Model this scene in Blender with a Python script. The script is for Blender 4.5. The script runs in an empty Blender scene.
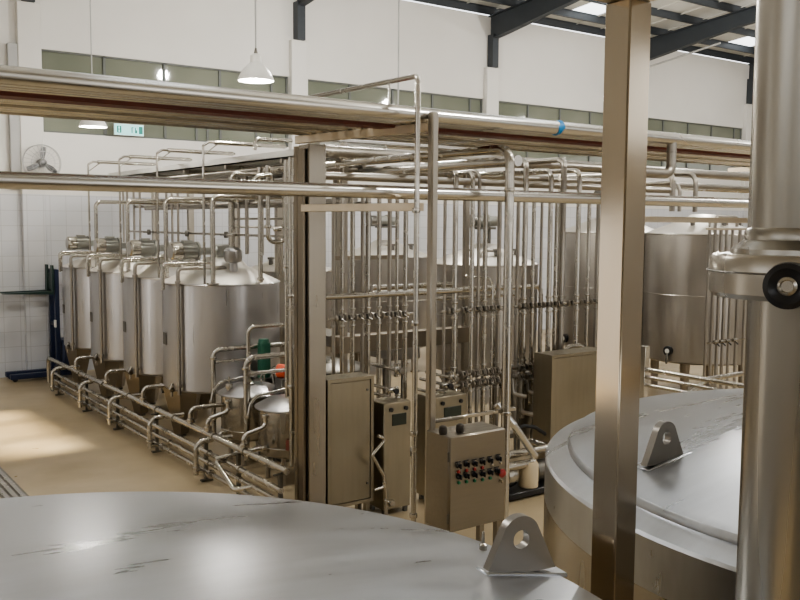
import bpy, bmesh, random
from math import *
from mathutils import Vector, Matrix
random.seed(7)
C = bpy.context.scene.collection
SC = bpy.context.scene

# ------------------------------------------------------------------ camera geometry
F, YAW, PIT, ROL, H = 894.0, radians(35.67), radians(4.92), radians(-0.396), 3.0
def _basis():
    f = Vector((sin(YAW)*cos(PIT), cos(YAW)*cos(PIT), -sin(PIT)))
    r = Vector((cos(YAW), -sin(YAW), 0)); d = f.cross(r)
    c, s = cos(ROL), sin(ROL)
    return c*r + s*d, -s*r + c*d, f
RX, DY, FW = _basis()
def at(x, y, X=None, Y=None, Z=None):
    """the point of the wall, floor or plane X / Y / Z = const that the photo shows at pixel (x, y)"""
    d = FW + (x-400)/F*RX + (y-300)/F*DY
    t = d.x and (X/d.x if X is not None else Y/d.y if Y is not None else (Z-H)/d.z)
    return Vector((d.x*t, d.y*t, H+d.z*t))
def dist(p): return (Vector(p)-Vector((0, 0, H))).dot(FW)
def rad(w, p): return w/2*dist(p)/F

# ------------------------------------------------------------------ materials
def nodes(m):
    m.use_nodes = True
    nt = m.node_tree
    return nt, nt.nodes, nt.links, nt.nodes['Principled BSDF']
def plain(name, col, rough=.5, metal=0., var=.06, scale=6., bump=0., emit=None, es=0., spec=.5):
    m = bpy.data.materials.new(name); nt, N, L, b = nodes(m)
    tc = N.new('ShaderNodeTexCoord'); no = N.new('ShaderNodeTexNoise'); no.inputs['Scale'].default_value = scale
    no.inputs['Detail'].default_value = 5
    L.new(tc.outputs['Object'], no.inputs['Vector'])
    mr = N.new('ShaderNodeMapRange'); mr.inputs['To Min'].default_value = 1-var; mr.inputs['To Max'].default_value = 1+var
    L.new(no.outputs['Fac'], mr.inputs['Value'])
    mx = N.new('ShaderNodeVectorMath'); mx.operation = 'SCALE'; mx.inputs[0].default_value = col
    L.new(mr.outputs[0], mx.inputs['Scale']); L.new(mx.outputs[0], b.inputs['Base Color'])
    b.inputs['Roughness'].default_value = rough; b.inputs['Metallic'].default_value = metal
    b.inputs['Specular IOR Level'].default_value = spec
    if bump:
        bp = N.new('ShaderNodeBump'); bp.inputs['Strength'].default_value = bump; bp.inputs['Distance'].default_value = .02
        L.new(no.outputs['Fac'], bp.inputs['Height']); L.new(bp.outputs[0], b.inputs['Normal'])
    if emit: b.inputs['Emission Color'].default_value = (*emit, 1); b.inputs['Emission Strength'].default_value = es
    return m
def steel(name, col, r0=.2, r1=.4, stretch=(1, 1, 1), scale=5., var=.12, bump=.0, blotch=None, blotch_amt=.5):
    """brushed stainless: the roughness and tint vary in streaks"""
    m = bpy.data.materials.new(name); nt, N, L, b = nodes(m)
    tc = N.new('ShaderNodeTexCoord'); mp = N.new('ShaderNodeMapping'); mp.inputs['Scale'].default_value = stretch
    L.new(tc.outputs['Object'], mp.inputs['Vector'])
    n1 = N.new('ShaderNodeTexNoise'); n1.inputs['Scale'].default_value = scale; n1.inputs['Detail'].default_value = 1
    L.new(mp.outputs[0], n1.inputs['Vector'])
    n2 = N.new('ShaderNodeTexNoise'); n2.inputs['Scale'].default_value = scale*.35; n2.inputs['Detail'].default_value = 1
    L.new(tc.outputs['Object'], n2.inputs['Vector'])
    r = N.new('ShaderNodeMapRange'); r.inputs['From Min'].default_value = .2; r.inputs['From Max'].default_value = .8; r.interpolation_type = 'SMOOTHSTEP'
    r.inputs['To Min'].default_value = r0; r.inputs['To Max'].default_value = r1
    L.new(n1.outputs['Fac'], r.inputs['Value']); L.new(r.outputs[0], b.inputs['Roughness'])
    mr = N.new('ShaderNodeMapRange'); mr.inputs['From Min'].default_value = .3; mr.inputs['From Max'].default_value = .7
    mr.inputs['To Min'].default_value = 1-var; mr.inputs['To Max'].default_value = 1+var
    L.new(n2.outputs['Fac'], mr.inputs['Value'])
    mx = N.new('ShaderNodeVectorMath'); mx.operation = 'SCALE'; mx.inputs[0].default_value = col
    L.new(mr.outputs[0], mx.inputs['Scale'])
    out = mx.outputs[0]
    if blotch:
        n3 = N.new('ShaderNodeTexNoise'); n3.inputs['Scale'].default_value = scale*.8; n3.inputs['Detail'].default_value = 8
        L.new(mp.outputs[0], n3.inputs['Vector'])
        cr = N.new('ShaderNodeMapRange'); cr.inputs['From Min'].default_value = .5; cr.inputs['From Max'].default_value = .72
        cr.inputs['To Max'].default_value = blotch_amt; L.new(n3.outputs['Fac'], cr.inputs['Value'])
        mi = N.new('ShaderNodeMix'); mi.data_type = 'RGBA'; mi.inputs['B'].default_value = (*blotch, 1)
        L.new(cr.outputs[0], mi.inputs['Factor']); L.new(out, mi.inputs['A']); out = mi.outputs['Result']
    L.new(out, b.inputs['Base Color'])
    b.inputs['Metallic'].default_value = 1.0
    if bump:
        bp = N.new('ShaderNodeBump'); bp.inputs['Strength'].default_value = bump; bp.inputs['Distance'].default_value = .01
        L.new(n1.outputs['Fac'], bp.inputs['Height']); L.new(bp.outputs[0], b.inputs['Normal'])
    return m

M = {}
M['pipe'] = steel('polished_pipe_steel', (.50, .475, .425), .16, .3, (3, 3, 3), 3, .1)
M['pipe_dull'] = steel('dull_pipe_steel', (.38, .355, .315), .28, .42, (3, 3, 3), 3, .14)
M['clad'] = steel('pipe_cladding_steel', (0.66, 0.65, 0.62), .22, .28, (.4, 1, 1), 1.2, .06)
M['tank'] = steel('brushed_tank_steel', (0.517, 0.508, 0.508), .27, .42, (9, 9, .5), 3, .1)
M['tank_far'] = steel('far_tank_steel', (.43, .405, .37), .3, .45, (9, 9, .5), 3, .12)  # base darkened for the weaker light around the far tanks
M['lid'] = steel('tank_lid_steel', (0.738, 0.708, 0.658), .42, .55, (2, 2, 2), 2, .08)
M['dome'] = steel('dome_steel', (0.44, 0.458, 0.485), .24, .33, (1, 2.2, 1), 1.0, .1)
M['wall_steel'] = steel('near_tank_wall_steel', (0.435, 0.412, 0.373), .18, .28, (3, 3, .5), 2, .1)
M['leg'] = steel('leg_steel', (0.305, 0.264, 0.208), .32, .42, (3, 3, .6), 2, .1)
M['post'] = steel('post_steel', (.41, .38, .33), .26, .34, (5, 5, .6), 2, .07)
M['near_pipe'] = steel('near_pipe_steel', (.36, .34, .30), .22, .34, (6, 6, .6), 2.5, .12)  # base darkened in place of the dark surroundings it would mirror
M['lug'] = steel('lug_steel', (0.238, 0.223, 0.202), .3, .42, (3, 3, 3), 4, .1)
M['column'] = steel('column_steel', (.40, .345, .27), .1, .17, (3, 3, .8), 2, .08, blotch=(.36, .27, .17), blotch_amt=.3)  # warm brown tint and blotches echo reflections on the column faces
M['panel'] = steel('panel_steel', (0.351, 0.314, 0.242), .34, .5, (6, 6, .6), 4, .1)
M['cabinet'] = steel('cabinet_steel', (0.291, 0.261, 0.215), .3, .45, (1, 8, 8), 4, .08)
M['beam'] = steel('weathered_beam_steel', (0.701, 0.616, 0.489), .32, .42, (1, 1, 2), 2, .12, blotch=(.3, .22, .13), blotch_amt=.25)
M['alu'] = steel('grey_tray_sheet', (0.614, 0.614, 0.594), .4, .55, (1, 1, 1), 4, .1)
M['dark_steel'] = steel('dark_fitting_steel', (.20, .19, .17), .3, .5, (2, 2, 2), 6, .2)
M['black'] = plain('black_plastic', (.018, .018, .02), .3)
M['gland'] = plain('brown_black_gland', (.05, .042, .032), .55)
M['rust'] = plain('red_brown_paint', (.16, .045, .028), .5, var=.2)
M['white'] = plain('white_enamel', (.78, .77, .73), .35)
M['conduit'] = plain('grey_conduit', (.42, .42, .41), .55)
M['navy'] = plain('navy_truck_paint', (.02, .03, .07), .4)
M['dgreen'] = plain('dark_green_truck_paint', (.02, .045, .04), .4)
M['green'] = plain('green_motor_paint', (.03, .13, .08), .4)
M['red'] = plain('red_pump_paint', (.75, .12, .05), .45)
M['button_red'] = plain('red_button', (.36, .04, .04), .35)
M['button_green'] = plain('green_button', (.03, .2, .1), .35)
M['motor'] = plain('grey_motor_paint', (.34, .34, .31), .3, .6)
M['blue'] = plain('blue_band_tape', (.02, .22, .5), .5)
M['cream'] = plain('cream_vessel', (.62, .52, .36), .5)
M['rafter'] = plain('dark_grey_rafter_paint', (.045, .052, .06), .5, var=.1)
M['grout_black'] = plain('rubber_black', (.03, .03, .03), .7)
M['roof'] = plain('white_roof_sheet', (.62, .61, .57), .6, var=.05, scale=1.5)
M['sky_panel'] = plain('daylight_roof_panel', (.9, .95, 1), .5, emit=(.93, .97, 1), es=2.6)
M['brick'] = plain('office_dark', (.16, .13, .11), .4)
M['mullion'] = plain('mullion_grey', (.13, .14, .13), .5)
M['cord'] = plain('white_cord', (.42, .42, .41), .5)
M['sign'] = plain('exit_sign_face', (.45, .85, .85), .4, emit=(.4, .9, .9), es=.45)
M['sign_green'] = plain('exit_sign_green', (.02, .28, .24), .4)
M['bulb'] = plain('lamp_bulb', (1, 1, 1), .3, emit=(1, .97, .9), es=1.5)
M['display'] = plain('dark_display', (.03, .04, .03), .2)
M['glass_dial'] = plain('pale_dial', (.8, .8, .75), .3)

def glass_mat():
    m = bpy.data.materials.new('green_grey_window_glass'); nt, N, L, b = nodes(m)
    tc = N.new('ShaderNodeTexCoord'); no = N.new('ShaderNodeTexNoise'); no.inputs['Scale'].default_value = .5
    L.new(tc.outputs['Object'], no.inputs['Vector'])
    cr = N.new('ShaderNodeValToRGB'); cr.color_ramp.elements[0].color = (.17, .185, .145, 1); cr.color_ramp.elements[1].color = (.25, .26, .21, 1)
    cr.color_ramp.elements[0].position = .35; cr.color_ramp.elements[1].position = .65
    L.new(no.outputs['Fac'], cr.inputs[0]); L.new(cr.outputs[0], b.inputs['Base Color'])
    b.inputs['Roughness'].default_value = .04; b.inputs['IOR'].default_value = 1.5
    return m
M['glass'] = glass_mat()

def wall_mat():
    m = bpy.data.materials.new('plaster_over_tile_wall'); nt, N, L, b = nodes(m)
    g = N.new('ShaderNodeNewGeometry'); sp = N.new('ShaderNodeSeparateXYZ'); L.new(g.outputs['Position'], sp.inputs[0])
    ad = N.new('ShaderNodeMath'); ad.operation = 'ADD'; L.new(sp.outputs['X'], ad.inputs[0]); L.new(sp.outputs['Y'], ad.inputs[1])
    cb = N.new('ShaderNodeCombineXYZ'); L.new(ad.outputs[0], cb.inputs[0]); L.new(sp.outputs['Z'], cb.inputs[1])
    br = N.new('ShaderNodeTexBrick'); br.offset = 0
    br.inputs['Scale'].default_value = 1; br.inputs['Brick Width'].default_value = .3; br.inputs['Row Height'].default_value = .29
    br.inputs['Mortar Size'].default_value = .006; br.inputs['Mortar Smooth'].default_value = .3
    br.inputs['Color1'].default_value = (.58, .59, .615, 1); br.inputs['Color2'].default_value = (.61, .615, .63, 1); br.inputs['Mortar'].default_value = (.47, .47, .48, 1)
    L.new(cb.outputs[0], br.inputs['Vector'])
    no = N.new('ShaderNodeTexNoise'); no.inputs['Scale'].default_value = .8; L.new(g.outputs['Position'], no.inputs['Vector'])
    cr = N.new('ShaderNodeValToRGB'); cr.color_ramp.elements[0].color = (.66, .645, .61, 1); cr.color_ramp.elements[1].color = (.75, .735, .70, 1)
    L.new(no.outputs['Fac'], cr.inputs[0])
    gt = N.new('ShaderNodeMath'); gt.operation = 'GREATER_THAN'; gt.inputs[1].default_value = 3.5; L.new(sp.outputs['Z'], gt.inputs[0])
    mi = N.new('ShaderNodeMix'); mi.data_type = 'RGBA'
    L.new(gt.outputs[0], mi.inputs['Factor']); L.new(br.outputs[0], mi.inputs['A']); L.new(cr.outputs[0], mi.inputs['B'])
    L.new(mi.outputs['Result'], b.inputs['Base Color'])
    rm = N.new('ShaderNodeMapRange'); rm.inputs['To Min'].default_value = .3; rm.inputs['To Max'].default_value = .8
    L.new(gt.outputs[0], rm.inputs['Value']); L.new(rm.outputs[0], b.inputs['Roughness'])
    return m
M['wall'] = wall_mat()
M['plaster'] = plain('pilaster_plaster', (.72, .70, .665), .8, var=.03, scale=1)

def floor_mat():
    m = bpy.data.materials.new('tan_epoxy_floor'); nt, N, L, b = nodes(m)
    g = N.new('ShaderNodeNewGeometry')
    n1 = N.new('ShaderNodeTexNoise'); n1.inputs['Scale'].default_value = .55; n1.inputs['Detail'].default_value = 6; L.new(g.outputs['Position'], n1.inputs['Vector'])
    cr = N.new('ShaderNodeValToRGB'); e = cr.color_ramp.elements
    e[0].position = .33; e[0].color = (.32, .25, .15, 1); e[1].position = .68; e[1].color = (.52, .43, .29, 1)
    L.new(n1.outputs['Fac'], cr.inputs[0]); L.new(cr.outputs[0], b.inputs['Base Color'])
    n2 = N.new('ShaderNodeTexNoise'); n2.inputs['Scale'].default_value = 1.2; n2.inputs['Detail'].default_value = 4; L.new(g.outputs['Position'], n2.inputs['Vector'])
    r = N.new('ShaderNodeMapRange'); r.inputs['To Min'].default_value = .18; r.inputs['To Max'].default_value = .5
    L.new(n2.outputs['Fac'], r.inputs['Value']); L.new(r.outputs[0], b.inputs['Roughness'])
    b.inputs['Specular IOR Level'].default_value = .45
    return m
M['floor'] = floor_mat()

def dome_mat():
    """satin dished steel: broad soft scuffs painted to echo streaky reflections, and fine polishing arcs in tint and roughness"""
    m = bpy.data.materials.new('satin_dome_steel'); nt, N, L, b = nodes(m)
    tc = N.new('ShaderNodeTexCoord'); mp = N.new('ShaderNodeMapping'); mp.inputs['Scale'].default_value = (.5, 2.4, 1); mp.inputs['Rotation'].default_value = (0, 0, radians(18))
    L.new(tc.outputs['Object'], mp.inputs['Vector'])
    a = N.new('ShaderNodeTexNoise'); a.inputs['Scale'].default_value = 1.6; a.inputs['Detail'].default_value = 3; a.inputs['Roughness'].default_value = .6; a.inputs['Distortion'].default_value = .6
    L.new(mp.outputs[0], a.inputs['Vector'])
    f = N.new('ShaderNodeTexNoise'); f.inputs['Scale'].default_value = 11; f.inputs['Detail'].default_value = 4; L.new(mp.outputs[0], f.inputs['Vector'])
    ad = N.new('ShaderNodeMath'); ad.operation = 'MULTIPLY_ADD'; ad.inputs[1].default_value = .35
    L.new(f.outputs['Fac'], ad.inputs[0]); L.new(a.outputs['Fac'], ad.inputs[2])
    r = N.new('ShaderNodeMapRange'); r.inputs['From Min'].default_value = .35; r.inputs['From Max'].default_value = 1.0; r.inputs['To Min'].default_value = .22; r.inputs['To Max'].default_value = .42
    L.new(ad.outputs[0], r.inputs['Value']); L.new(r.outputs[0], b.inputs['Roughness'])
    c = N.new('ShaderNodeValToRGB'); e = c.color_ramp.elements; e[0].position = .38; e[0].color = (.39, .405, .43, 1); e[1].position = .98; e[1].color = (.53, .55, .58, 1)
    L.new(ad.outputs[0], c.inputs[0]); L.new(c.outputs[0], b.inputs['Base Color']); b.inputs['Metallic'].default_value = 1
    return m
M['dome'] = dome_mat()

# ------------------------------------------------------------------ mesh helper
def fillet(pts, rb, n=6):
    pts = [Vector(p) for p in pts]
    out = [pts[0]]
    for a, b, c in zip(pts, pts[1:], pts[2:]):
        u = (a-b); v = (c-b); lu, lv = u.length, v.length
        u.normalize(); v.normalize()
        ang = u.angle(v)
        if ang > pi-.02 or rb <= 0: out.append(b); continue
        t = min(rb/tan(ang/2), lu*.49, lv*.49); r = t*tan(ang/2)
        cen = b + (u+v).normalized()*(r/sin(ang/2))
        p0, p1 = b+u*t, b+v*t
        a0, a1 = p0-cen, p1-cen
        for i in range(n+1):
            s = i/n; om = a0.angle(a1)
            out.append(cen + (a0*sin((1-s)*om)+a1*sin(s*om))/sin(om))
    out.append(pts[-1])
    return out

class MB:
    def __init__(s): s.bm = bmesh.new(); s.origin = None
    def box(s, a, b, bevel=0., mat=None):
        x0, x1 = sorted((a[0], b[0])); y0, y1 = sorted((a[1], b[1])); z0, z1 = sorted((a[2], b[2]))
        return s.obox(Matrix.Translation(((x0+x1)/2, (y0+y1)/2, (z0+z1)/2)), (x1-x0, y1-y0, z1-z0), bevel)
    def obox(s, mtx, size, bevel=0.):
        t = bmesh.new()
        bmesh.ops.create_cube(t, size=1, matrix=mtx @ Matrix.Diagonal((*size, 1)))
        if bevel: bmesh.ops.bevel(t, geom=t.edges[:], offset=bevel, segments=1, affect='EDGES')
        s.add(t); return s
    def add(s, t):
        me = bpy.data.meshes.new('t'); t.to_mesh(me); t.free(); s.bm.from_mesh(me); bpy.data.meshes.remove(me)
    def tube(s, pts, r, rb=0., seg=12, cap=True, n=6):
        path = fillet(pts, rb, n) if rb else [Vector(p) for p in pts]
        rings = []; prev = None; bm = s.bm
        for i, p in enumerate(path):
            d = ((path[min(i+1, len(path)-1)]-p).normalized() + (p-path[max(i-1, 0)]).normalized()).normalized()
            if prev is None:
                up = Vector((0, 0, 1)) if abs(d.z) < .9 else Vector((1, 0, 0))
                nx = d.cross(up).normalized()
            else:
                nx = (prev - d*prev.dot(d)).normalized()
            prev = nx; ny = d.cross(nx)
            rr = r[i] if isinstance(r, (list, tuple)) else r
            rings.append([bm.verts.new(p + (nx*cos(2*pi*k/seg)+ny*sin(2*pi*k/seg))*rr) for k in range(seg)])
        for A, B in zip(rings, rings[1:]):
            for k in range(seg): bm.faces.new((A[k], A[(k+1) % seg], B[(k+1) % seg], B[k]))
        if cap: bm.faces.new(rings[0][::-1]); bm.faces.new(rings[-1])
        return s
    def lathe(s, prof, cen=(0, 0, 0), axis=(0, 0, 1), seg=32, cap=True):
        q = Vector((0, 0, 1)).rotation_difference(Vector(axis).normalized()); cen = Vector(cen); bm = s.bm; rings = []
        for r, z in prof:
            if r < 1e-6: rings.append([bm.verts.new(cen+q @ Vector((0, 0, z)))])
            else: rings.append([bm.verts.new(cen+q @ Vector((r*cos(2*pi*k/seg), r*sin(2*pi*k/seg), z))) for k in range(seg)])
        for A, B in zip(rings, rings[1:]):
            for k in range(seg):
                k2 = (k+1) % seg
                if len(A) == 1 and len(B) == 1: continue
                if len(A) == 1: bm.faces.new((A[0], B[k2], B[k]))
                elif len(B) == 1: bm.faces.new((A[k], A[k2], B[0]))
                else: bm.faces.new((A[k], A[k2], B[k2], B[k]))
        if cap:
            if len(rings[0]) > 1: bm.faces.new(rings[0][::-1])
            if len(rings[-1]) > 1: bm.faces.new(rings[-1])
        return s
    def torus(s, cen, R, r, axis=(0, 0, 1), seg=24, sub=8):
        q = Vector((0, 0, 1)).rotation_difference(Vector(axis).normalized()); cen = Vector(cen); bm = s.bm
        g = [[bm.verts.new(cen+q @ Vector(((R+r*cos(2*pi*j/sub))*cos(2*pi*k/seg), (R+r*cos(2*pi*j/sub))*sin(2*pi*k/seg), r*sin(2*pi*j/sub)))) for j in range(sub)] for k in range(seg)]
        for k in range(seg):
            for j in range(sub): bm.faces.new((g[k][j], g[(k+1) % seg][j], g[(k+1) % seg][(j+1) % sub], g[k][(j+1) % sub]))
        return s
    def prism(s, outline, h, mtx, hole=None):
        """outline in local x-y, extruded along local z by h, with an optional round hole (cx, cy, r)"""
        bm = s.bm
        if hole is None:
            a = [bm.verts.new(mtx @ Vector((x, y, 0))) for x, y in outline]; b = [bm.verts.new(mtx @ Vector((x, y, h))) for x, y in outline]
            n = len(a)
            for i in range(n): bm.faces.new((a[i], a[(i+1) % n], b[(i+1) % n], b[i]))
            bm.faces.new(a[::-1]); bm.faces.new(b)
            return s
        cx, cy, r = hole; n = len(outline)
        inner = []
        for x, y in outline:
            v = Vector((x-cx, y-cy)).normalized()*r; inner.append((cx+v.x, cy+v.y))
        R = [[bm.verts.new(mtx @ Vector((x, y, z))) for x, y in o] for o in (outline, inner) for z in (0, h)]
        oa, ob, ia, ib = R
        for i in range(n):
            j = (i+1) % n
            bm.faces.new((oa[i], oa[j], ob[j], ob[i])); bm.faces.new((ia[j], ia[i], ib[i], ib[j]))
            bm.faces.new((oa[j], oa[i], ia[i], ia[j])); bm.faces.new((ob[i], ob[j], ib[j], ib[i]))
        return s
    def build(s, name, mat, parent=None, smooth=40):
        bm = s.bm
        bmesh.ops.recalc_face_normals(bm, faces=bm.faces[:])
        if parent is not None:
            o0 = root_loc(parent)
        elif s.origin is not None: o0 = Vector(s.origin)
        else:
            v = [x.co for x in bm.verts]
            o0 = Vector(((min(c.x for c in v)+max(c.x for c in v))/2, (min(c.y for c in v)+max(c.y for c in v))/2, min(c.z for c in v)))
        bmesh.ops.translate(bm, verts=bm.verts[:], vec=-o0)
        me = bpy.data.meshes.new(name); bm.to_mesh(me); bm.free()
        for p in me.polygons: p.use_smooth = True
        me.set_sharp_from_angle(angle=radians(smooth))
        me.materials.append(M[mat] if isinstance(mat, str) else mat)
        o = bpy.data.objects.new(name, me); C.objects.link(o)
        if parent is not None: o.parent = parent
        else: o.location = o0
        return o
def root_loc(o):
    while o.parent is not None: o = o.parent
    return Vector(o.location)
def tag(o, label=None, cat=None, group=None, kind=None):
    for k, v in (('label', label), ('category', cat), ('group', group), ('kind', kind)):
        if v: o[k] = v
    return o
def thing(name, label, cat, loc, group=None):
    o = bpy.data.objects.new(name, None); C.objects.link(o); o.location = loc; o.empty_display_size = .2
    return tag(o, label, cat, group)
def struct(name, mb, mat, parent=None, smooth=40):
    o = mb.build(name, mat, parent, smooth)
    if parent is None: o['kind'] = 'structure'
    return o
def copy_tree(o, loc, label, parent=None):
    c = o.copy(); C.objects.link(c)
    if parent is None: c.location = loc; c['label'] = label
    else: c.parent = parent
    for ch in [x for x in SC.objects if x.parent == o]: copy_tree(ch, None, None, c)
    return c
ORD = 'first second third fourth fifth sixth seventh eighth ninth tenth eleventh twelfth'.split()
def ring(mb, p, axis, r, w=.02, k=1.55, seg=14):
    """a clamp union round a pipe"""
    mb.lathe([(r*1.02, -w), (r*k*.93, -w*.9), (r*k, 0), (r*k*.93, w*.9), (r*1.02, w)], p, axis, seg)
    return mb

# ------------------------------------------------------------------ room shell
YW = 18.154
EAVE, PITCH = 8.42, .09
def roof_z(y): return EAVE + PITCH*(YW-y)
XL, XR, YF = -9.0, 36.0, -9.0
b = MB().box((XL, YF, -.2), (XR, YW+.3, 0)); struct('floor', b, 'floor')
WZ0, WZ1 = 4.70, 6.27
PIL = [4.32+5.79*k for k in range(-2, 6)]           # pilaster centres
b = MB()
b.box((XL, YW, 0), (XR, YW+.3, WZ0)); b.box((XL, YW, WZ1), (XR, YW+.3, EAVE))
for x in PIL[2:]: b.box((x-.21, YW, WZ0), (x+.21, YW+.3, WZ1))
b.box((PIL[-1], YW, WZ0), (XR, YW+.3, WZ1)); b.box((XL, YW, WZ0), (PIL[2]-.21, YW+.3, WZ1))
wb = struct('wall_back', b, 'wall')
def holed(mb, lo, hi, fixed, axis, holes, top):
    """a wall with openings, built of blocks: holes are (u0, u1, z0, z1) sorted along u"""
    def blk(u0, u1, z0, z1):
        if u1-u0 < .01 or z1-z0 < .01: return
        if axis == 'x': mb.box((fixed-.3, u0, z0), (fixed, u1, z1))
        else: mb.box((u0, fixed-.3, z0), (u1, fixed, z1))
    u = lo
    for (u0, u1, z0, z1) in holes:
        blk(u, u0, 0, top); blk(u0, u1, 0, z0); blk(u0, u1, z1, top); u = u1
    blk(u, hi, 0, top)
b = MB(); holed(b, YF, YW+.3, XL, 'x', [(-6, -1, 4.7, 6.4), (1, 6, 4.7, 6.4), (9.5, 12.5, .05, 3.2), (13.5, 17.5, 4.7, 6.4)], EAVE+2.8); struct('wall_left', b, 'wall')
b = MB(); holed(b, XL, XR, YF, 'y', [(-7, -2, 4.7, 6.6), (-.8, 4.5, 4.7, 6.6), (6.5, 12.5, .05, 5.2), (14, 19, 4.7, 6.6), (20.5, 25.5, 4.7, 6.6), (27, 32, 4.7, 6.6)], EAVE+3.2); struct('wall_front', b, 'wall')
b = MB(); holed(b, YF, YW+.3, XR+.3, 'x', [(-6, -1, 4.7, 6.6), (1, 6, 4.7, 6.6), (8, 13, 4.7, 6.6)], EAVE+2.8); struct('wall_right', b, 'wall')
for i, x in enumerate(PIL):
    b = MB().box((x-.21, YW-.14, 0), (x+.21, YW, 7.08), .01); struct('trim_%d' % (i+1), b, 'wall')
# windows, one per bay
for i, (x0, x1) in enumerate(zip(PIL[2:], PIL[3:])):
    a, c = x0+.21, x1-.21
    f = MB()
    for z in (WZ0, WZ1): f.box((a, YW+.04, z-.03 if z > 5 else z), (c, YW+.1, z+.0 if z > 5 else z+.03))
    cut = [a, a+1.24, a+2.48, a+3.72, a+4.96, c]; n = 5
    for k in range(n+1):
        x = min(max(cut[k], a+.025), c-.025)
        f.box((x-.025, YW+.04, WZ0), (x+.025, YW+.1, WZ1))
    w = struct('window_%d' % (i+1), f, 'mullion')
    for k in range(n):
        xa, xb = cut[k], cut[k+1]
        p = MB().box((xa, YW+.08, WZ0), (xb, YW+.085, WZ1)); p.build('pane', 'glass', w)
    inner = MB()
    if i in (0, 1):                                 # inner office frames seen through the glass
        for (u0, u1) in ((1.2, 3.2), (3.4, 4.6)):
            inner.box((a+u0, YW+.05, WZ1-.62), (a+u1, YW+.075, WZ1-.57)); inner.box((a+u0, YW+.05, WZ0), (a+u0+.05, YW+.075, WZ1-.57)); inner.box((a+u1-.05, YW+.05, WZ0), (a+u1, YW+.075, WZ1-.57))
        inner.build('window_sash', 'mullion', w)
# roof sheets with opaque strips glowing as daylight, plus one added sun opening
STRIP = [(-3.9, -2.95, 10.2, 13.2), (4.0, 5.0, 2, 15.5), (11.1, 12.1, 2, 15.5), (17.95, 18.95, 5, 17.3), (24.9, 26.1, 5, 17.3)]  # first is an unseen open slot, shaped to throw the floor sun patch
def roof_slab(mb, x0, x1, y0, y1, t=.04):
    m = mb.bm
    vs = [m.verts.new((x, y, roof_z(y)+.2+dz)) for dz in (0, t) for x, y in ((x0, y0), (x1, y0), (x1, y1), (x0, y1))]
    for f in ((3, 2, 1, 0), (4, 5, 6, 7), (0, 1, 5, 4), (1, 2, 6, 5), (2, 3, 7, 6), (3, 0, 4, 7)): m.faces.new([vs[k] for k in f])
b = MB(); xs = XL-.3
for (x0, x1, y0, y1) in STRIP:
    roof_slab(b, xs, x0, YF, YW+.4); roof_slab(b, x0, x1, YF, y0); roof_slab(b, x0, x1, y1, YW+.4); xs = x1
roof_slab(b, xs, XR, YF, YW+.4)
x = XL
while x < XR:                                       # standing seams of the sheets
    if not any(s[0]-.05 < x < s[1]+.05 for s in STRIP):
        mtx = Matrix(((1, 0, 0, x), (0, 1, 0, (YF+YW)/2), (0, -PITCH, 1, roof_z((YF+YW)/2)+.19), (0, 0, 0, 1)))
        b.obox(mtx, (.05, YW-YF, .03))
    x += 1.0
struct('ceiling', b, 'roof')
for k, (x0, x1, y0, y1) in enumerate(STRIP[1:]):
    b = MB(); roof_slab(b, x0, x1, y0, y1, .02); struct('window_%d' % (20+k), b, 'sky_panel')
# rafters, column stubs, purlins
for k, x in enumerate(PIL[1:]):
    b = MB()
    q = Matrix(((0, 0, 1, x-.09), (1, 0, 0, 0), (0, 1, 0, 0), (0, 0, 0, 1)))
    ys = [(YW-.02, roof_z(YW)-.62), (YW-.6, roof_z(YW-.6)-.60), (YW-3.5, roof_z(YW-3.5)-.42), (2.0, roof_z(2)-.40), (YF, roof_z(YF)-.4), (YF, roof_z(YF)), (YW-.02, roof_z(YW))]
    q2 = q.copy(); q2[0][3] = x-.012
    b.prism(ys, .024, q2)
    for (ya, za), (yb, zb) in zip(ys[:4], ys[1:5]):
        b.prism([(ya, za), (yb, zb), (yb, zb+.025), (ya, za+.025)], .18, q)
    b.prism([(YF, roof_z(YF)-.03), (YW, roof_z(YW)-.03), (YW, roof_z(YW)), (YF, roof_z(YF))], .18, q)
    b.box((x-.1, YW-.22, 7.08), (x+.1, YW-.01, roof_z(YW)-.5))
    for yy in (17.25, 16.05, 14.85, 13.6):
        b.tube([(x, yy, roof_z(yy)-.42), (x+.75, yy, roof_z(yy)+.02)], .022, seg=6)
    struct('trim_%d' % (20+k), b, 'rafter')
for k, y in enumerate([18.05, 17.25, 16.05, 14.85, 13.6, 12.4, 11.2, 10.0, 8.0, 6.0]):
    z = roof_z(y)
    b = MB().box((XL, y-.006, z), (XR, y+.006, z+.2)); b.box((XL, y-.04, z), (XR, y+.04, z+.012)); b.box((XL, y-.04, z+.186), (XR, y+.04, z+.198))
    struct('trim_%d' % (40+k), b, 'rafter')
# conduit at the first pilaster
b = MB(); p = at(11, 44, Y=YW); b.box((p.x-.09, YW-.12, 3.6), (p.x+.09, YW, p.z), .008)
tag(b.build('cable_duct', 'conduit'), 'grey vertical cable duct on the wall beside the pilaster', 'duct')
b = MB()
x = PIL[5]-.13
b.tube([(x, YW-.27, 0), (x, YW-.27, 7.6), (x, YW-1.3, 7.72), (x, YW-3, 7.95)], .028, .1, 8)
b.box((x-.04, YW-.3, 5.4), (x+.04, YW-.14, 5.46)); b.box((x-.04, YW-.3, 6.6), (x+.04, YW-.14, 6.66))
tag(b.build('wiring_conduit', 'conduit'), 'pale thin conduit climbing the pilaster and rafter behind the pipe rack', 'conduit')

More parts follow.
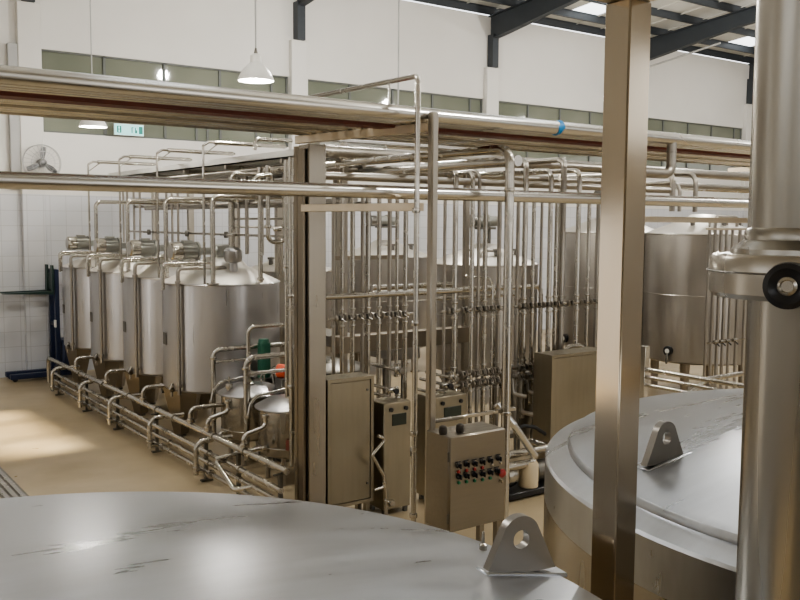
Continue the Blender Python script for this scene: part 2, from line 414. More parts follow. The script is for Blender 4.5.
# floor drain
p0, p1 = at(0, 482, Z=0), at(17, 492, Z=0)
gx = 2.15
t = thing('floor_drain', 'narrow slotted steel drain set in the tan floor at the left edge', 'drain', (gx, 10, 0))
MB().box((gx-.13, 7.5, 0), (gx+.13, 12.0, .012)).build('channel', 'dark_steel', t)
g = MB()
for k in range(3): g.box((gx-.11+.08*k, 7.5, .012), (gx-.06+.08*k, 12.0, .022))
g.build('grating', 'pipe', t)

# ------------------------------------------------------------------ things on the back wall
c = at(42, 163, Y=YW-.25)
t = thing('wall_fan', 'black wall fan with a round wire guard on the back wall', 'fan', (c.x, YW-.25, c.z))
g = MB(); R = .345
for k in range(24):
    a = 2*pi*k/24
    g.tube([c+Vector((0.05*cos(a), -.11, .05*sin(a))), c+Vector((R*.6*cos(a), -.1, R*.6*sin(a))), c+Vector((R*cos(a), -.02, R*sin(a)))], .003, seg=5, cap=False)
for rr, yy, w in ((R, -.02, .011), (R*.62, -.1, .005), (R, .06, .008)): g.torus(c+Vector((0, yy, 0)), rr, w*.7, (0, 1, 0), 40, 6)
g.build('guard', 'conduit', t)
MB().lathe([(0, -.11), (.07, -.1), (.085, -.02), (.08, .12), (.03, .15)], c, (0, 1, 0), 20).build('motor', 'black', t)
for k in range(3):
    a = radians(88+120*k); g = MB()
    u = Vector((cos(a), 0, sin(a))); v = Vector((-sin(a), 0, cos(a)))
    m = Matrix(((u.x, v.x, 0, c.x), (u.y, v.y, -1, c.y-.03), (u.z, v.z, 0, c.z), (0, 0, 0, 1)))
    g.prism([(.06, -.03), (.16, -.055), (.3, -.06), (.315, .02), (.2, .05), (.06, .03)], .008, m)
    g.build('blade', 'black', t)
g = MB(); g.tube([c+Vector((0, .1, -.02)), c+Vector((0, .24, -.02))], .03, seg=10); g.box(c+Vector((-.06, .22, -.14)), c+Vector((.06, .25, .1))); g.build('wall_bracket', 'black', t)

p = at(114.5, 123.5, Y=YW-.12); q = at(143.5, 136, Y=YW-.12)
t = thing('exit_sign', 'lit pale green exit sign hanging in front of the upper window', 'sign', ((p.x+q.x)/2, YW-.12, q.z))
MB().box((p.x-.012, YW-.11, q.z-.012), (q.x+.012, YW-.06, p.z+.012), .004).build('sign_case', 'alu', t)
MB().box((p.x, YW-.122, q.z), (q.x, YW-.108, p.z)).build('sign_face', 'sign', t)
W, hh = q.x-p.x, p.z-q.z; g = MB()
def bar(u0, v0, u1, v1): g.box((p.x+W*u0, YW-.126, q.z+hh*v0), (p.x+W*u1, YW-.12, q.z+hh*v1))
for u in (.08, .18): bar(u, .2, u+.05, .8)
bar(.08, .76, .23, .82); bar(.08, .47, .2, .53); bar(.08, .18, .23, .24)
for u in (.58, .7): bar(u, .2, u+.035, .75)
bar(.58, .7, .66, .76); bar(.74, .2, .78, .5)
bar(.84, .15, .97, .85)
g.build('sign_marks', 'sign_green', t)
MB().box(((p.x+q.x)/2-.1, YW-.12, p.z+.03), ((p.x+q.x)/2+.06, YW-.04, p.z+.15), .01).build('hanger', 'dark_steel', t)

# ------------------------------------------------------------------ pendant lamps
def pendant(px, py_bot, w, label, D):
    d = FW + (px-400)/F*RX + (py_bot-300)/F*DY
    c = Vector((0, 0, H)) + d*D; r = w/2*D/F
    t = thing('pendant_lamp', label, 'lamp', c, 'pendant lamps')
    k = r/.24
    prof = [(.24, 0), (.243, .012), (.215, .075), (.17, .15), (.115, .205), (.075, .235), (.072, .33), (.055, .345), (.02, .36)]
    MB().lathe([(a*k, z*k) for a, z in prof] + [(.015*k, .355*k), (.06*k, .325*k), (.065*k, .24*k), (.11*k, .195*k), (.16*k, .14*k), (.205*k, .07*k), (.235*k, .005*k)], c, seg=32, cap=False).build('lamp_shade', 'white', t)
    MB().lathe([(0, .02*k), (.04*k, .03*k), (.062*k, .09*k), (.05*k, .15*k), (.03*k, .2*k), (.03*k, .3*k)], c, seg=16).build('bulb', 'bulb', t)
    MB().lathe([(.022*k, .355*k), (.026*k, .37*k), (.012*k, .43*k), (.006*k, .44*k)], c, seg=12).build('cord_grip', 'dark_steel', t)
    l = bpy.data.lights.new('lamp_light', 'POINT'); l.energy = 75; l.color = (1, .95, .86); l.shadow_soft_size = .1
    lo = bpy.data.objects.new('lamp_light', l); C.objects.link(lo); lo.location = c+Vector((0, 0, -.12))
    m = MB(); m.tube([c+Vector((0, 0, .43*k)), Vector((c.x, c.y, roof_z(c.y)+.19))], .011, seg=8); m.build('cord', 'cord', t)
    return t
pendant(256, 81, 36, 'white bell pendant lamp hanging against the wall between pilaster and window', 11.5)
pendant(93, 127, 27, 'pendant lamp with its shade mostly hidden behind the overhead pipes, near the exit sign', 15.4)
pendant(398, 132, 30, 'pendant lamp on a thin cord, its shade hidden behind the pipe rack', 13.0)

# ------------------------------------------------------------------ row of mixing tanks along the left
TX, TR, TZ0, TZ1 = 5.2, .80, .74, 2.19
TY = [11.5, 13.13, 14.77, 16.4]
def mixing_tank(cx, cy, label):
    t = thing('mixing_tank', label, 'tank', (cx, cy, 0), 'stainless mixing tanks in the left row')
    P = lambda a, r, z: Vector((cx+r*cos(radians(a)), cy+r*sin(radians(a)), z))
    s = MB().lathe([(0, TZ0), (TR-.03, TZ0), (TR, TZ0+.03), (TR, TZ1-.02)], (cx, cy, 0), seg=64, cap=False)
    s.torus((cx, cy, TZ1-.015), TR, .013, seg=64, sub=8); s.build('shell', 'tank', t)
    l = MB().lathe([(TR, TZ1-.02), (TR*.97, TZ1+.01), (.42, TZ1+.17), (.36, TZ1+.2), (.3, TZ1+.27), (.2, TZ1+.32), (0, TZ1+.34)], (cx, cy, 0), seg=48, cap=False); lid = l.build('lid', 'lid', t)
    for k, a in enumerate((146, 266, 26)):
        c = P(a, .58, 0); g = MB()
        m = bmesh.new()
        g.lathe([(.075, .03), (.1, .04), (.235, TZ0-.06), (.235, TZ0+.01)], c, seg=4)
        bmesh.ops.rotate(g.bm, verts=g.bm.verts[:], cent=c, matrix=Matrix.Rotation(radians(a+10), 3, 'Z'))
        g.build('leg', 'leg', t)
        MB().lathe([(.07, 0), (.07, .02), (.03, .03), (.03, .06)], c, seg=12).build('levelling_foot', 'dark_steel', t)
        MB().lathe([(.17, TZ0-.005), (.19, TZ0+.0), (.19, TZ0+.03)], c, seg=4)
    # agitator drive lying along -X on a stool over the lid centre
    z = TZ1+.41; g = MB()
    g.lathe([(.11, TZ1+.2), (.11, TZ1+.3), (.1, TZ1+.31), (.1, TZ1+.36)], (cx, cy, 0), seg=20)
    g.box((cx-.12, cy-.1, z-.1), (cx+.1, cy+.1, z+.09), .02); g.lathe([(.05, 0), (.05, .05)], (cx+.1, cy, z), (1, 0, 0), 14)
    g.box((cx-.34, cy-.06, z-.05), (cx-.1, cy+.06, z+.05), .01)
    d = g.build('gear_box', 'motor', t)
    g = MB().lathe([(.13, .2), (.13, .225), (.105, .23), (.105, .44), (.11, .45)], (cx-.14, cy, z), (-1, 0, 0), 24)
    for k in range(14):
        a = 2*pi*k/14; g.box((cx-.58, cy+.104*cos(a)-.004, z+.104*sin(a)-.004), (cx-.38, cy+.12*cos(a)+.004, z+.12*sin(a)+.004))
    g.box((cx-.56, cy-.05, z+.1), (cx-.42, cy+.05, z+.15), .006)
    g.build('motor_body', 'motor', d)
    MB().lathe([(.118, .44), (.12, .45), (.12, .57), (.1, .59), (0, .592)], (cx-.14, cy, z), (-1, 0, 0), 24).build('fan_cover', 'pipe', d)
    # breather cap, front right of the lid
    c = P(268, .42, TZ1)
    g = MB().lathe([(.06, .03), (.06, .26), (.11, .28), (.125, .33), (.125, .42), (.09, .46), (0, .475)], c, seg=24); g.build('breather_cap', 'tank', t)
    g = MB(); c = P(240, .32, TZ1+.13); g.torus(c+Vector((0, 0, .1)), .1, .008, (0.2, -.4, 1)); g.tube([c, c+Vector((0, 0, .1))], .01, seg=8); g.build('lid_handle', 'dark_steel', t)
    # hairpin vents on the rail side
    for k, (dy, zt, rr) in enumerate(((.12, .16, .02), (-.12, .2, .022))):
        y = cy-.15+dy*.8; g = MB()
        g.tube([(cx-.25, y, TZ1+.2), (cx-.25, y, TZ1+zt+.06), (cx-TR-.05-.08*k, y, TZ1+zt+.06), (cx-TR-.05-.08*k, y, TZ1-.08)], rr, .06, 10); g.build('vent_pipe', 'pipe', t)
    # long filling pipe down the shell
    a = 205; e = P(a, TR+.05, 0); g = MB()
    g.tube([(cx-.1, e.y, TZ1+.12), (cx-.1, e.y, TZ1+.2), (e.x, e.y, TZ1+.2), (e.x, e.y, TZ0-.02)], .026, .06, 10)
    ring(g, (e.x, e.y, TZ1+.02), (0, 0, 1), .026); ring(g, (e.x, e.y, TZ0+.1), (0, 0, 1), .026)
    g.build('filling_pipe', 'pipe_dull', t)
    g = MB(); a = radians(176)
    m = Matrix.Translation(P(176, TR+.004, 1.43)) @ Matrix.Rotation(a, 4, 'Z'); g.obox(m, (.012, .13, .16), .003); g.build('nameplate', 'dark_steel', t)
    # sample valve under the rim of the shell bottom
    c = P(192, TR+.02, TZ0-.02); g = MB(); g.tube([P(192, TR-.15, TZ0+.1), c+Vector((0, 0, .12)), c+Vector((0, 0, -.05))], .02, .03, 10)
    g.lathe([(.035, -.03), (.04, 0), (.035, .03)], c+Vector((0, 0, .05)), (0, 1, 0), 12); g.build('sample_valve', 'pipe', t)
    # riser on the rim turning to the pipe rack, and the thin tall riser beside it
    e = P(238, TR-.03, 0); zt = 3.33
    g = MB().tube([(e.x, e.y, TZ1-.02), (e.x, e.y, zt), (e.x+1.5, e.y, zt)], .033, .09, 12); g.lathe([(.085, 0), (.085, .015)], (e.x, e.y, TZ1), seg=16); g.build('riser_pipe', 'pipe', t)
    e2 = P(233, TR-.05, 0)
    g = MB().tube([(e2.x-.06, e2.y-.02, TZ1), (e2.x-.06, e2.y-.02, 3.97), (e2.x+.02, e2.y-.02, 4.02), (e2.x+1.15, e2.y-.02, 4.02)], .017, .03, 8)
    g.tube([(e2.x-.06, e2.y-.02, 3.85), (e2.x+.14, e2.y-.02, 4.0)], .008, seg=6)
    g.tube([(e2.x+.1, e2.y-.02, 4.02), (e2.x+1.12, e2.y-.02, 4.02)], .03, seg=10)
    g.build('spray_pipe', 'pipe', t)
    return t
labs = ['stainless mixing tank nearest the small tanks, fourth from the pallet stacker', 'stainless mixing tank third from the pallet stacker',
        'stainless mixing tank second from the pallet stacker', 'stainless mixing tank at the row end beside the pallet stacker']
t0 = mixing_tank(TX, TY[0], labs[0])
for y, l in zip(TY[1:], labs[1:]): copy_tree(t0, (TX, y, 0), l)

# ------------------------------------------------------------------ small tanks
SR, SZ0, SZ1 = .366, .34, .876
def small_tank(cx, cy, label):
    t = thing('small_tank', label, 'tank', (cx, cy, 0), 'small lidded tanks beside the pipe skid')
    MB().lathe([(0, SZ0-.06), (.2, SZ0-.05), (SR-.02, SZ0), (SR, SZ0+.03), (SR, SZ1)], (cx, cy, 0), seg=40, cap=False).torus((cx, cy, SZ0+.1), SR, .008, seg=40, sub=6).build('shell', 'wall_steel', t)
    l = MB().lathe([(SR+.03, SZ1-.01), (SR+.03, SZ1+.015), (SR, SZ1+.03), (SR*.7, SZ1+.09), (SR*.3, SZ1+.12), (0, SZ1+.125)], (cx, cy, 0), seg=40, cap=False)
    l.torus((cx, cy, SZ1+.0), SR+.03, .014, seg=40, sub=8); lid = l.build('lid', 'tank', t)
    g = MB()
    g.lathe([(.05, 0), (.05, .03), (.02, .05), (.02, .08)], (cx-.05, cy-.1, SZ1+.1), seg=14)
    g.tube([(cx+.12, cy-.05, SZ1+.1), (cx+.12, cy-.05, SZ1+.2), (cx+.22, cy+.05, SZ1+.2), (cx+.22, cy+.05, SZ1+.08)], .012, .03, 8); g.build('lid_fitting', 'pipe', lid)
    for a in (45, 135, 225, 315):
        e = Vector((cx+.27*cos(radians(a)), cy+.27*sin(radians(a)), 0))
        MB().tube([e, e+Vector((0, 0, SZ0+.02))], .028, seg=12).build('leg', 'pipe_dull', t)
    x0 = cx-SR-.12
    g = MB().tube([(x0, cy+.1, SZ1-.1), (x0+.03, cy+.1, SZ1+.05), (x0+.1, cy+.08, SZ1+.14), (cx+.25, cy-.1, SZ1+.26), (cx+.28, cy-.1, SZ1+.08)], .019, .06, 10); ring(g, (x0, cy+.1, SZ1-.09), (0, 0, 1), .019); g.build('spray_pipe', 'pipe', t)
    # outlet with an S bend towards the skid
    g = MB().tube([(cx-.28, cy-.05, SZ0+.08), (cx-.45, cy-.05, SZ0+.08), (cx-.45, cy-.05, SZ0-.02)], .022, .05, 10); g.build('outlet_pipe', 'pipe', t)
    g = MB(); g.obox(Matrix.Translation((cx-SR*.55, cy-SR*.88, .5)) @ Matrix.Rotation(radians(32), 4, 'Z'), (.012, .05, .12)); g.build('level_gauge', 'rust', t)
    return t
s0 = small_tank(4.95, 10.1, 'small lidded tank standing next to the last mixing tank')
copy_tree(s0, (4.95, 9.08, 0), 'small lidded tank half hidden by the box column')

# pipe hoops above the small tanks
def pipe(name, pts, r, rb, label, cat='pipe', mat='pipe', rings=(), group=None, seg=14, caps=()):
    g = MB().tube(pts, r, rb, seg)
    for pnt, ax in rings: ring(g, pnt, ax, r)
    return tag(g.build(name, mat), label, cat, group)
y = 10.55
a = at(213, 350, Y=y); e = at(290, 347, Y=y); bt = at(213, 420, Y=y)
g = MB().tube([(a.x, y, .25), (a.x, y, a.z), (e.x+.3, y, a.z)], .03, .09, 12)
h2 = at(213, 362, Y=y); g.tube([(a.x, y, h2.z), (a.x+.55, y, h2.z)], .018, seg=10); ring(g, (a.x+.05, y, h2.z), (1, 0, 0), .018); ring(g, (a.x+.5, y, h2.z), (1, 0, 0), .018)
ring(g, (a.x, y, a.z-.1), (0, 0, 1), .03); ring(g, (a.x, y, .5), (0, 0, 1), .03)
tag(g.build('hoop_pipe', 'pipe'), 'steel elbow pipe standing between the last mixing tank and small tank', 'pipe', 'elbow pipes at the small tanks')
y = 9.6
a = at(248, 327, Y=y); g = MB().tube([(a.x, y, .9), (a.x, y, a.z), (a.x+1.0, y, a.z)], .024, .08, 12)
lo = at(248, 362, Y=y); ring(g, (a.x, y, lo.z), (0, 0, 1), .024)
tag(g.build('hoop_pipe', 'pipe'), 'topmost steel elbow pipe beside the green motor', 'pipe', 'elbow pipes at the small tanks')
y = 9.45
a = at(246, 358, Y=y); g = MB().tube([(a.x, y, .2), (a.x, y, a.z), (a.x+.9, y, a.z)], .034, .09, 12)
q = at(246, 374, Y=y); g.tube([(a.x, y, q.z), (a.x+.8, y, q.z)], .022, seg=10); ring(g, (a.x, y, a.z-.12), (0, 0, 1), .034); ring(g, (a.x+.06, y, q.z), (1, 0, 0), .022)
tag(g.build('hoop_pipe', 'pipe'), 'thick steel elbow pipe rising between the two small tanks', 'pipe', 'elbow pipes at the small tanks')
# green motor pump and red pump behind
c = at(264, 384, Y=10.46)
t = thing('vertical_pump', 'green vertical pump motor on a small stand behind the small tanks', 'pump', (c.x, 10.46, 0))
zt = at(264, 339, Y=10.46).z; r = rad(11, c)
g = MB().lathe([(r, zt-.42), (r, zt-.03), (r*.9, zt), (0, zt)], (c.x, 10.46, 0), seg=24)
for k in range(16):
    an = 2*pi*k/16; g.box((c.x+r*cos(an)-.006, 10.46+r*sin(an)-.006, zt-.4), (c.x+r*1.12*cos(an)+.006, 10.46+r*1.12*sin(an)+.006, zt-.05))
g.build('motor_body', 'green', t)
MB().lathe([(r*1.15, zt-.5), (r*1.3, zt-.46), (r*1.1, zt-.5), (r*1.1, zt-.42)], (c.x, 10.46, 0), seg=24).build('coupling', 'green', t)
MB().lathe([(.16, 0), (.16, .03), (.08, .05), (.08, zt-.6), (.14, zt-.56), (.14, zt-.5)], (c.x, 10.46, 0), seg=20).build('pump_stand', 'dark_steel', t)
c = at(285, 371, Y=9.85)
t = thing('transfer_pump', 'small bright red pump with steel inlet behind the small tanks', 'pump', (c.x, 9.85, 0))
MB().lathe([(.02, -.1), (.085, -.09), (.085, .08), (.06, .11), (0, .115)], c, (.5, -.8, 0), 20).build('pump_body', 'red', t)
MB().lathe([(.04, -.18), (.055, -.15), (.055, -.09)], c, (.5, -.8, 0), 16).build('pump_inlet', 'pipe', t)
MB().box((c.x-.1, 9.76, 0), (c.x+.1, 9.94, c.z-.08), .01).build('pump_stand', 'dark_steel', t)

# ------------------------------------------------------------------ pipe skid along the tanks
SX = 4.1
t = thing('pipe_skid', 'low skid of parallel floor pipes running along the mixing tanks', 'pipe skid', (SX, 11.5, 0))
for z, x, y1, r in ((.55, SX+.04, 16.45, .036), (.365, SX-.02, 16.0, .03), (.25, SX-.02, 15.9, .026), (.135, SX-.02, 15.9, .026)):
    g = MB().tube([(x, 7.66, z), (x, y1, z)], r, seg=12)
    for yy in (8.6, 9.4, 10.6, 11.2, 12.3, 13.4, 14.6): ring(g, (x, yy, z), (0, 1, 0), r, .016, 1.4)
    if z > .5: g.tube([(x, y1-.05, z), (x, y1+.12, z), (x, y1+.12, .1)], r, .09, 12)
    g.build('floor_pipe', 'pipe', t)
for yy in (15.8, 14.2, 12.7, 11.15, 9.57, 8.7, 7.75):
    g = MB().box((SX-.05, yy-.03, 0), (SX+.09, yy+.03, .02)); g.box((SX-.006, yy-.02, 0), (SX+.034, yy+.02, .5)); g.box((SX-.06, yy-.02, .5), (SX+.1, yy+.02, .512)); g.build('stand', 'dark_steel', t)
for k, yy in enumerate((15.59, 13.98, 12.55, 10.95, 9.47)):          # drop loops in front of the rails
    g = MB().tube([(SX-.15, yy, .12), (SX-.15, yy, .5), (SX+.3, yy, .5)], .03, .1, 12)
    g.tube([(SX-.15, yy, .17), (SX-.02, yy+.02, .135)], .024, seg=8)
    g.lathe([(.05, -.03), (.055, 0), (.05, .03)], (SX-.02, yy-.12, .135), (0, 1, 0), 12); ring(g, (SX-.15, yy, .2), (0, 0, 1), .03); g.build('drop_loop', 'pipe', t)
for k, yy in enumerate((14.97, 13.39, 11.83, 10.2)):                # branches to the tank outlets
    g = MB().tube([(SX+.04, yy-.12, .56), (SX+.04, yy-.12, .76), (SX+.55, yy-.12, .76), (SX+.55, yy-.12, .95)], .028, .07, 12)
    g.lathe([(.045, -.03), (.05, 0), (.045, .03)], (SX+.55, yy-.12, .98), (0, 0, 1), 12); g.tube([(SX+.55, yy-.12, .98), (SX+.55, yy-.12, 1.1)], .012, seg=8); g.tube([(SX+.48, yy-.12, 1.06), (SX+.66, yy-.12, 1.06)], .012, seg=8)
    g.tube([(SX+.55, yy-.12, .9), (SX+.8, yy-.06, .9)], .024, seg=10); ring(g, (SX+.04, yy-.12, .62), (0, 0, 1), .028); g.build('branch_pipe', 'pipe', t)
for yy, x1, z1 in ((9.57, .3, .88), (8.62, .25, .82)):              # S bends at the small tanks
    g = MB().tube([(SX+.04, yy, .56), (SX+.04, yy, .72), (SX+.3, yy, .78), (SX+.3, yy, .92)], .028, .07, 12); ring(g, (SX+.04, yy, .62), (0, 0, 1), .028); ring(g, (SX+.3, yy, .9), (0, 0, 1), .028); g.build('branch_pipe', 'pipe', t)
g = MB().tube([(SX-.02, 9.0, .365), (SX-.16, 8.9, .4), (SX-.16, 8.45, .2), (SX-.02, 8.3, .25)], .026, .08, 12); g.tube([(SX-.12, 9.0, .4), (SX+.2, 8.9, .47), (SX+.45, 8.9, .47)], .026, .06, 12); g.build('crossover_pipe', 'pipe', t)

# ------------------------------------------------------------------ pallet stacker at the back wall
Y0 = 17.74; X0 = at(54, 290, Y=Y0).x-.09
t = thing('pallet_stacker', 'dark blue pallet stacker with raised forks against the tiled wall', 'pallet stacker', (X0, Y0, 0))
for yy in (Y0-.18, Y0+.2):
    MB().box((X0+.05, yy-.04, .05), (X0+.13, yy+.04, 2.08), .006).build('mast_rail', 'navy', t)
    g = MB().box((X0-.78, yy-.06, .045), (X0+.3, yy+.06, .14), .01); g.build('outrigger', 'navy', t)
    g = MB().lathe([(.045, -.04), (.045, .04)], (X0-.7, yy, .045), (0, 1, 0), 16); g.build('wheel', 'black', t)
    g = MB(); m = Matrix(((1, 0, 0, X0), (0, 0, 1, yy-.07), (0, 1, 0, 1.66), (0, 0, 0, 1)))
    g.prism([(-.9, .0), (-.88, -.012), (0, -.05), (.03, -.05), (.03, .5), (0, .5), (-.005, .01)], .14, m); g.build('fork', 'dgreen', t)
MB().box((X0+.05, Y0-.22, 2.0), (X0+.13, Y0+.24, 2.08), .006).box((X0+.05, Y0-.2, 1.0), (X0+.12, Y0+.2, 1.06)).build('mast_crossbar', 'navy', t)
MB().box((X0+.02, Y0-.2, 1.7), (X0+.05, Y0+.22, 2.0), .005).build('fork_carriage', 'dgreen', t)
MB().box((X0+.15, Y0-.28, .1), (X0+.5, Y0+.3, .72), .04).build('truck_body', 'navy', t)
g = MB().tube([(X0+.3, Y0, .7), (X0+.4, Y0, 1.1), (X0+.42, Y0, 1.2)], .02, .05, 8); g.tube([(X0+.42, Y0-.15, 1.2), (X0+.42, Y0+.15, 1.2)], .016, seg=8); g.build('tiller', 'black', t)
MB().box((X0+.03, Y0-.24, .98), (X0+.06, Y0-.16, 1.12)).build('warning_label', 'white', t)
g = MB().lathe([(.06, -.03), (.06, .03)], (X0+.4, Y0, .06), (0, 1, 0), 16); g.build('wheel', 'black', t)

# ------------------------------------------------------------------ rack over the tank row
TXR = 6.42
t = thing('tank_row_rack', 'steel cable and pipe rack on tall posts behind the mixing tanks', 'rack', (TXR, 14, 0))
for yy in (17.3, 15.5, 13.65, 12.1, 10.4):
    MB().box((TXR-.05, yy-.05, 0), (TXR+.05, yy+.05, 3.8)).build('post', 'post', t)
    MB().box((5.55, yy-.03, 3.76), (6.6, yy+.03, 3.82)).build('cross_beam', 'post', t)
g = MB()
for (x0, x1) in ((5.55, 6.6),):
    g.box((x0, 9.2, 3.82), (x1, 17.4, 3.84)); g.box((x0, 9.2, 3.82), (x0+.015, 17.4, 3.92)); g.box((x1-.015, 9.2, 3.82), (x1, 17.4, 3.92))
g.build('tray', 'alu', t)
for k, x in enumerate((5.62, 5.78, 5.95, 6.12, 6.28)):
    MB().tube([(x, 9.3, 3.72-.01*k), (x, 17.2, 3.72-.01*k)], .03, seg=10).build('header_pipe', 'pipe_dull', t)
for x, z in ((6.0, 3.28), (6.2, 3.24)):
    MB().tube([(x, 9.3, z), (x, 17.2, z)], .03, seg=10).build('header_pipe', 'pipe_dull', t)
MB().box((5.93, 10.6, 2.785), (5.97, 17.5, 2.82)).build('side_rail', 'post', t)
for px_ in (124, 128, 134.5, 140.5, 157, 167, 172.5, 178.5, 204, 239, 247, 262):
    p = at(px_, 240, X=5.95)
    MB().tube([(5.95, p.y, 2.52), (5.95, p.y, 3.69)], .022 if px_ not in (247, 262) else .03, seg=10).build('drop_pipe', 'pipe_dull', t)
for px_ in (149, 187, 226):
    p = at(px_, 233, X=5.9); g = MB().lathe([(.03, -.05), (.04, 0), (.03, .05)], (5.9, p.y, 2.8), (0, 0, 1), 10); g.tube([(5.9, p.y, 2.8), (5.76, p.y-.12, 2.8)], .012, seg=8); g.build('hand_valve', 'dark_steel', t)
for z in (3.05, 2.92):
    MB().tube([(6.3, 10.9, z), (6.3, 13.5, z)], .018, seg=8).build('side_pipe', 'pipe_dull', t)
for pts_, yy in ((((255, 150), (255, 139), (292, 141)), 10.1), (((232, 184), (232, 173), (262, 175)), 10.6), (((255, 184), (255, 177), (272, 174), (272, 184)), 9.9)):
    MB().tube([at(u_, v_, Y=yy) for u_, v_ in pts_], .026, .06, 10).build('hoop_pipe', 'pipe', t)
g = MB()                                            # U bend between tray and lid
pa, pb = at(268, 220, Y=10.3), at(285, 220, Y=10.3); zb = at(277, 242, Y=10.3).z
g.tube([(pa.x, 10.3, 3.72), (pa.x, 10.3, zb), (pb.x, 10.3, zb), (pb.x, 10.3, 3.72)], .03, .09, 12); ring(g, (pa.x, 10.3, zb+.2), (0, 0, 1), .03); ring(g, (pb.x, 10.3, zb+.2), (0, 0, 1), .03)
g.lathe([(.02, 0), (.03, .02), (.02, .1)], (pa.x+.05, 10.25, zb+.16), (1, -.3, 0), 10)
tag(g.build('return_bend', 'pipe'), 'U shaped return bend pipe hanging beside the box column', 'pipe')
p = at(261, 240, Y=10.7); q = at(261, 283, Y=10.7)
pipe('drop_pipe', [(p.x, 10.72, 3.72), (p.x, 10.72, q.z)], .032, 0, 'thick upright pipe dropping from the rack onto the last mixing tank lid', rings=[((p.x, 10.72, q.z+.05), (0, 0, 1))])
p = at(232, 240, Y=12.6)
pipe('drop_pipe', [(p.x, 12.6, 3.72), (p.x, 12.6, 2.3)], .055, 0, 'wide upright pipe rising behind the breather cap of the last tank', rings=[((p.x, 12.6, 2.8), (0, 0, 1))])
p = at(291.5, 240, Y=8.6)
pipe('drop_pipe', [(p.x, 8.6, 3.7), (p.x, 8.6, .3)], .035, 0, 'bright upright pipe close beside the box column', rings=[((p.x, 8.6, 2.2), (0, 0, 1)), ((p.x, 8.6, 1.2), (0, 0, 1))])
p = at(286.5, 240, Y=9.0)
pipe('drop_pipe', [(p.x, 9.0, 3.7), (p.x, 9.0, .3)], .028, 0, 'thinner upright pipe second from the box column', rings=[((p.x, 9.0, 2.5), (0, 0, 1))])

# dim lidded tanks of the second row behind
def back_tank(cx, cy, R, z0, z1, label, lidh, group, drive=True, porthole=None):
    t = thing('storage_tank', label, 'tank', (cx, cy, 0), group)
    s = MB().lathe([(0, z0-.1), (R*.5, z0-.06), (R-.03, z0), (R, z0+.03), (R, z1)], (cx, cy, 0), seg=56, cap=False); s.torus((cx, cy, z1), R, .016, seg=56, sub=8)
    for k in (.53,): s.torus((cx, cy, z0+(z1-z0)*k), R, .008, seg=56, sub=6)
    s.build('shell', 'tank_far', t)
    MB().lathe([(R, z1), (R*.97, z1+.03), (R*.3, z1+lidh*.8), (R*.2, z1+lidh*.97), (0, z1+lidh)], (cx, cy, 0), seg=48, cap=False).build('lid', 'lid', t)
    for a in (20, 110, 200, 290):
        e = Vector((cx+R*.8*cos(radians(a)), cy+R*.8*sin(radians(a)), 0)); MB().lathe([(.09, 0), (.09, .02), (.06, .03), (.09, z0+.02)], e, seg=14).build('leg', 'leg', t)
    if drive:
        z = z1+lidh
        g = MB()
        for dx in (-.12, .12): g.tube([(cx+dx, cy, z-.06), (cx+dx, cy, z+.26)], .03, seg=10)
        g.box((cx-.17, cy-.12, z+.24), (cx+.17, cy+.12, z+.28)); g.build('drive_stand', 'dark_steel', t)
        d = MB().lathe([(.05, -.32), (.1, -.3), (.1, .05), (.13, .06), (.13, .09), (.09, .1), (.09, .3), (.05, .33)], (cx-.03, cy, z+.38), (1, 0, 0), 20).build('agitator_motor', 'motor', t)
        MB().lathe([(.105, -.36), (.11, -.35), (.11, -.22), (.1, -.2)], (cx-.03, cy, z+.38), (1, 0, 0), 20).build('fan_cover', 'dark_steel', d)
    # lid fittings
    for a in (200, 250, 300):
        e = Vector((cx+R*.62*cos(radians(a)), cy+R*.62*sin(radians(a)), z1+lidh*.36)); MB().lathe([(.04, 0), (.04, .1), (.06, .11), (.06, .14), (0, .15)], e, seg=12).build('lid_nozzle', 'dark_steel', t)
    e = Vector((cx+R*.7*cos(radians(225)), cy+R*.7*sin(radians(225)), z1)); g = MB().tube([e, e+Vector((0, 0, .24)), e+Vector((.35, -.1, .24)), e+Vector((.35, -.1, .05))], .02, .05, 8); g.build('vent_pipe', 'pipe_dull', t)
    if porthole:
        a, z = porthole; u = Vector((cos(radians(a)), sin(radians(a)), 0)); c = Vector((cx, cy, z))+u*R
        g = MB().lathe([(.085, -.01), (.085, .04), (.06, .05)], c, u, 20); d = g.build('sample_port', 'black', t); MB().lathe([(.042, .04), (.042, .055), (0, .06)], c, u, 20).build('port_glass', 'glass_dial', d)
        g = MB().tube([c+u*.03, c+u*.06+Vector((0, 0, -.12)), c+u*.06+Vector((0, 0, -.22))], .02, .03, 8); g.build('sample_valve', 'dark_steel', t)
    return t
back_tank(10.45, 15.1, .94, .5, 2.32, 'storage tank with a white cone lid seen between box column and tall post', .34, 'storage tanks behind the valve manifold')
back_tank(10.3, 11.85, .94, .5, 2.30, 'storage tank with a bright lid just right of the tall thin post', .36, 'storage tanks behind the valve manifold')
back_tank(13.7, 9.85, .98, .62, 2.84, 'large storage tank with a dial port, right of the square column', .36, 'large storage tanks on the far side', drive=False, porthole=(186, .83))
back_tank(13.7, 11.98, .98, .62, 2.84, 'large storage tank half hidden behind the square column', .36, 'large storage tanks on the far side', drive=True, porthole=(167, .78))
back_tank(7.25, 13.3, .72, .45, 2.2, 'dim lidded tank behind the last mixing tank, near the box column', .24, 'storage tanks behind the valve manifold', drive=False)

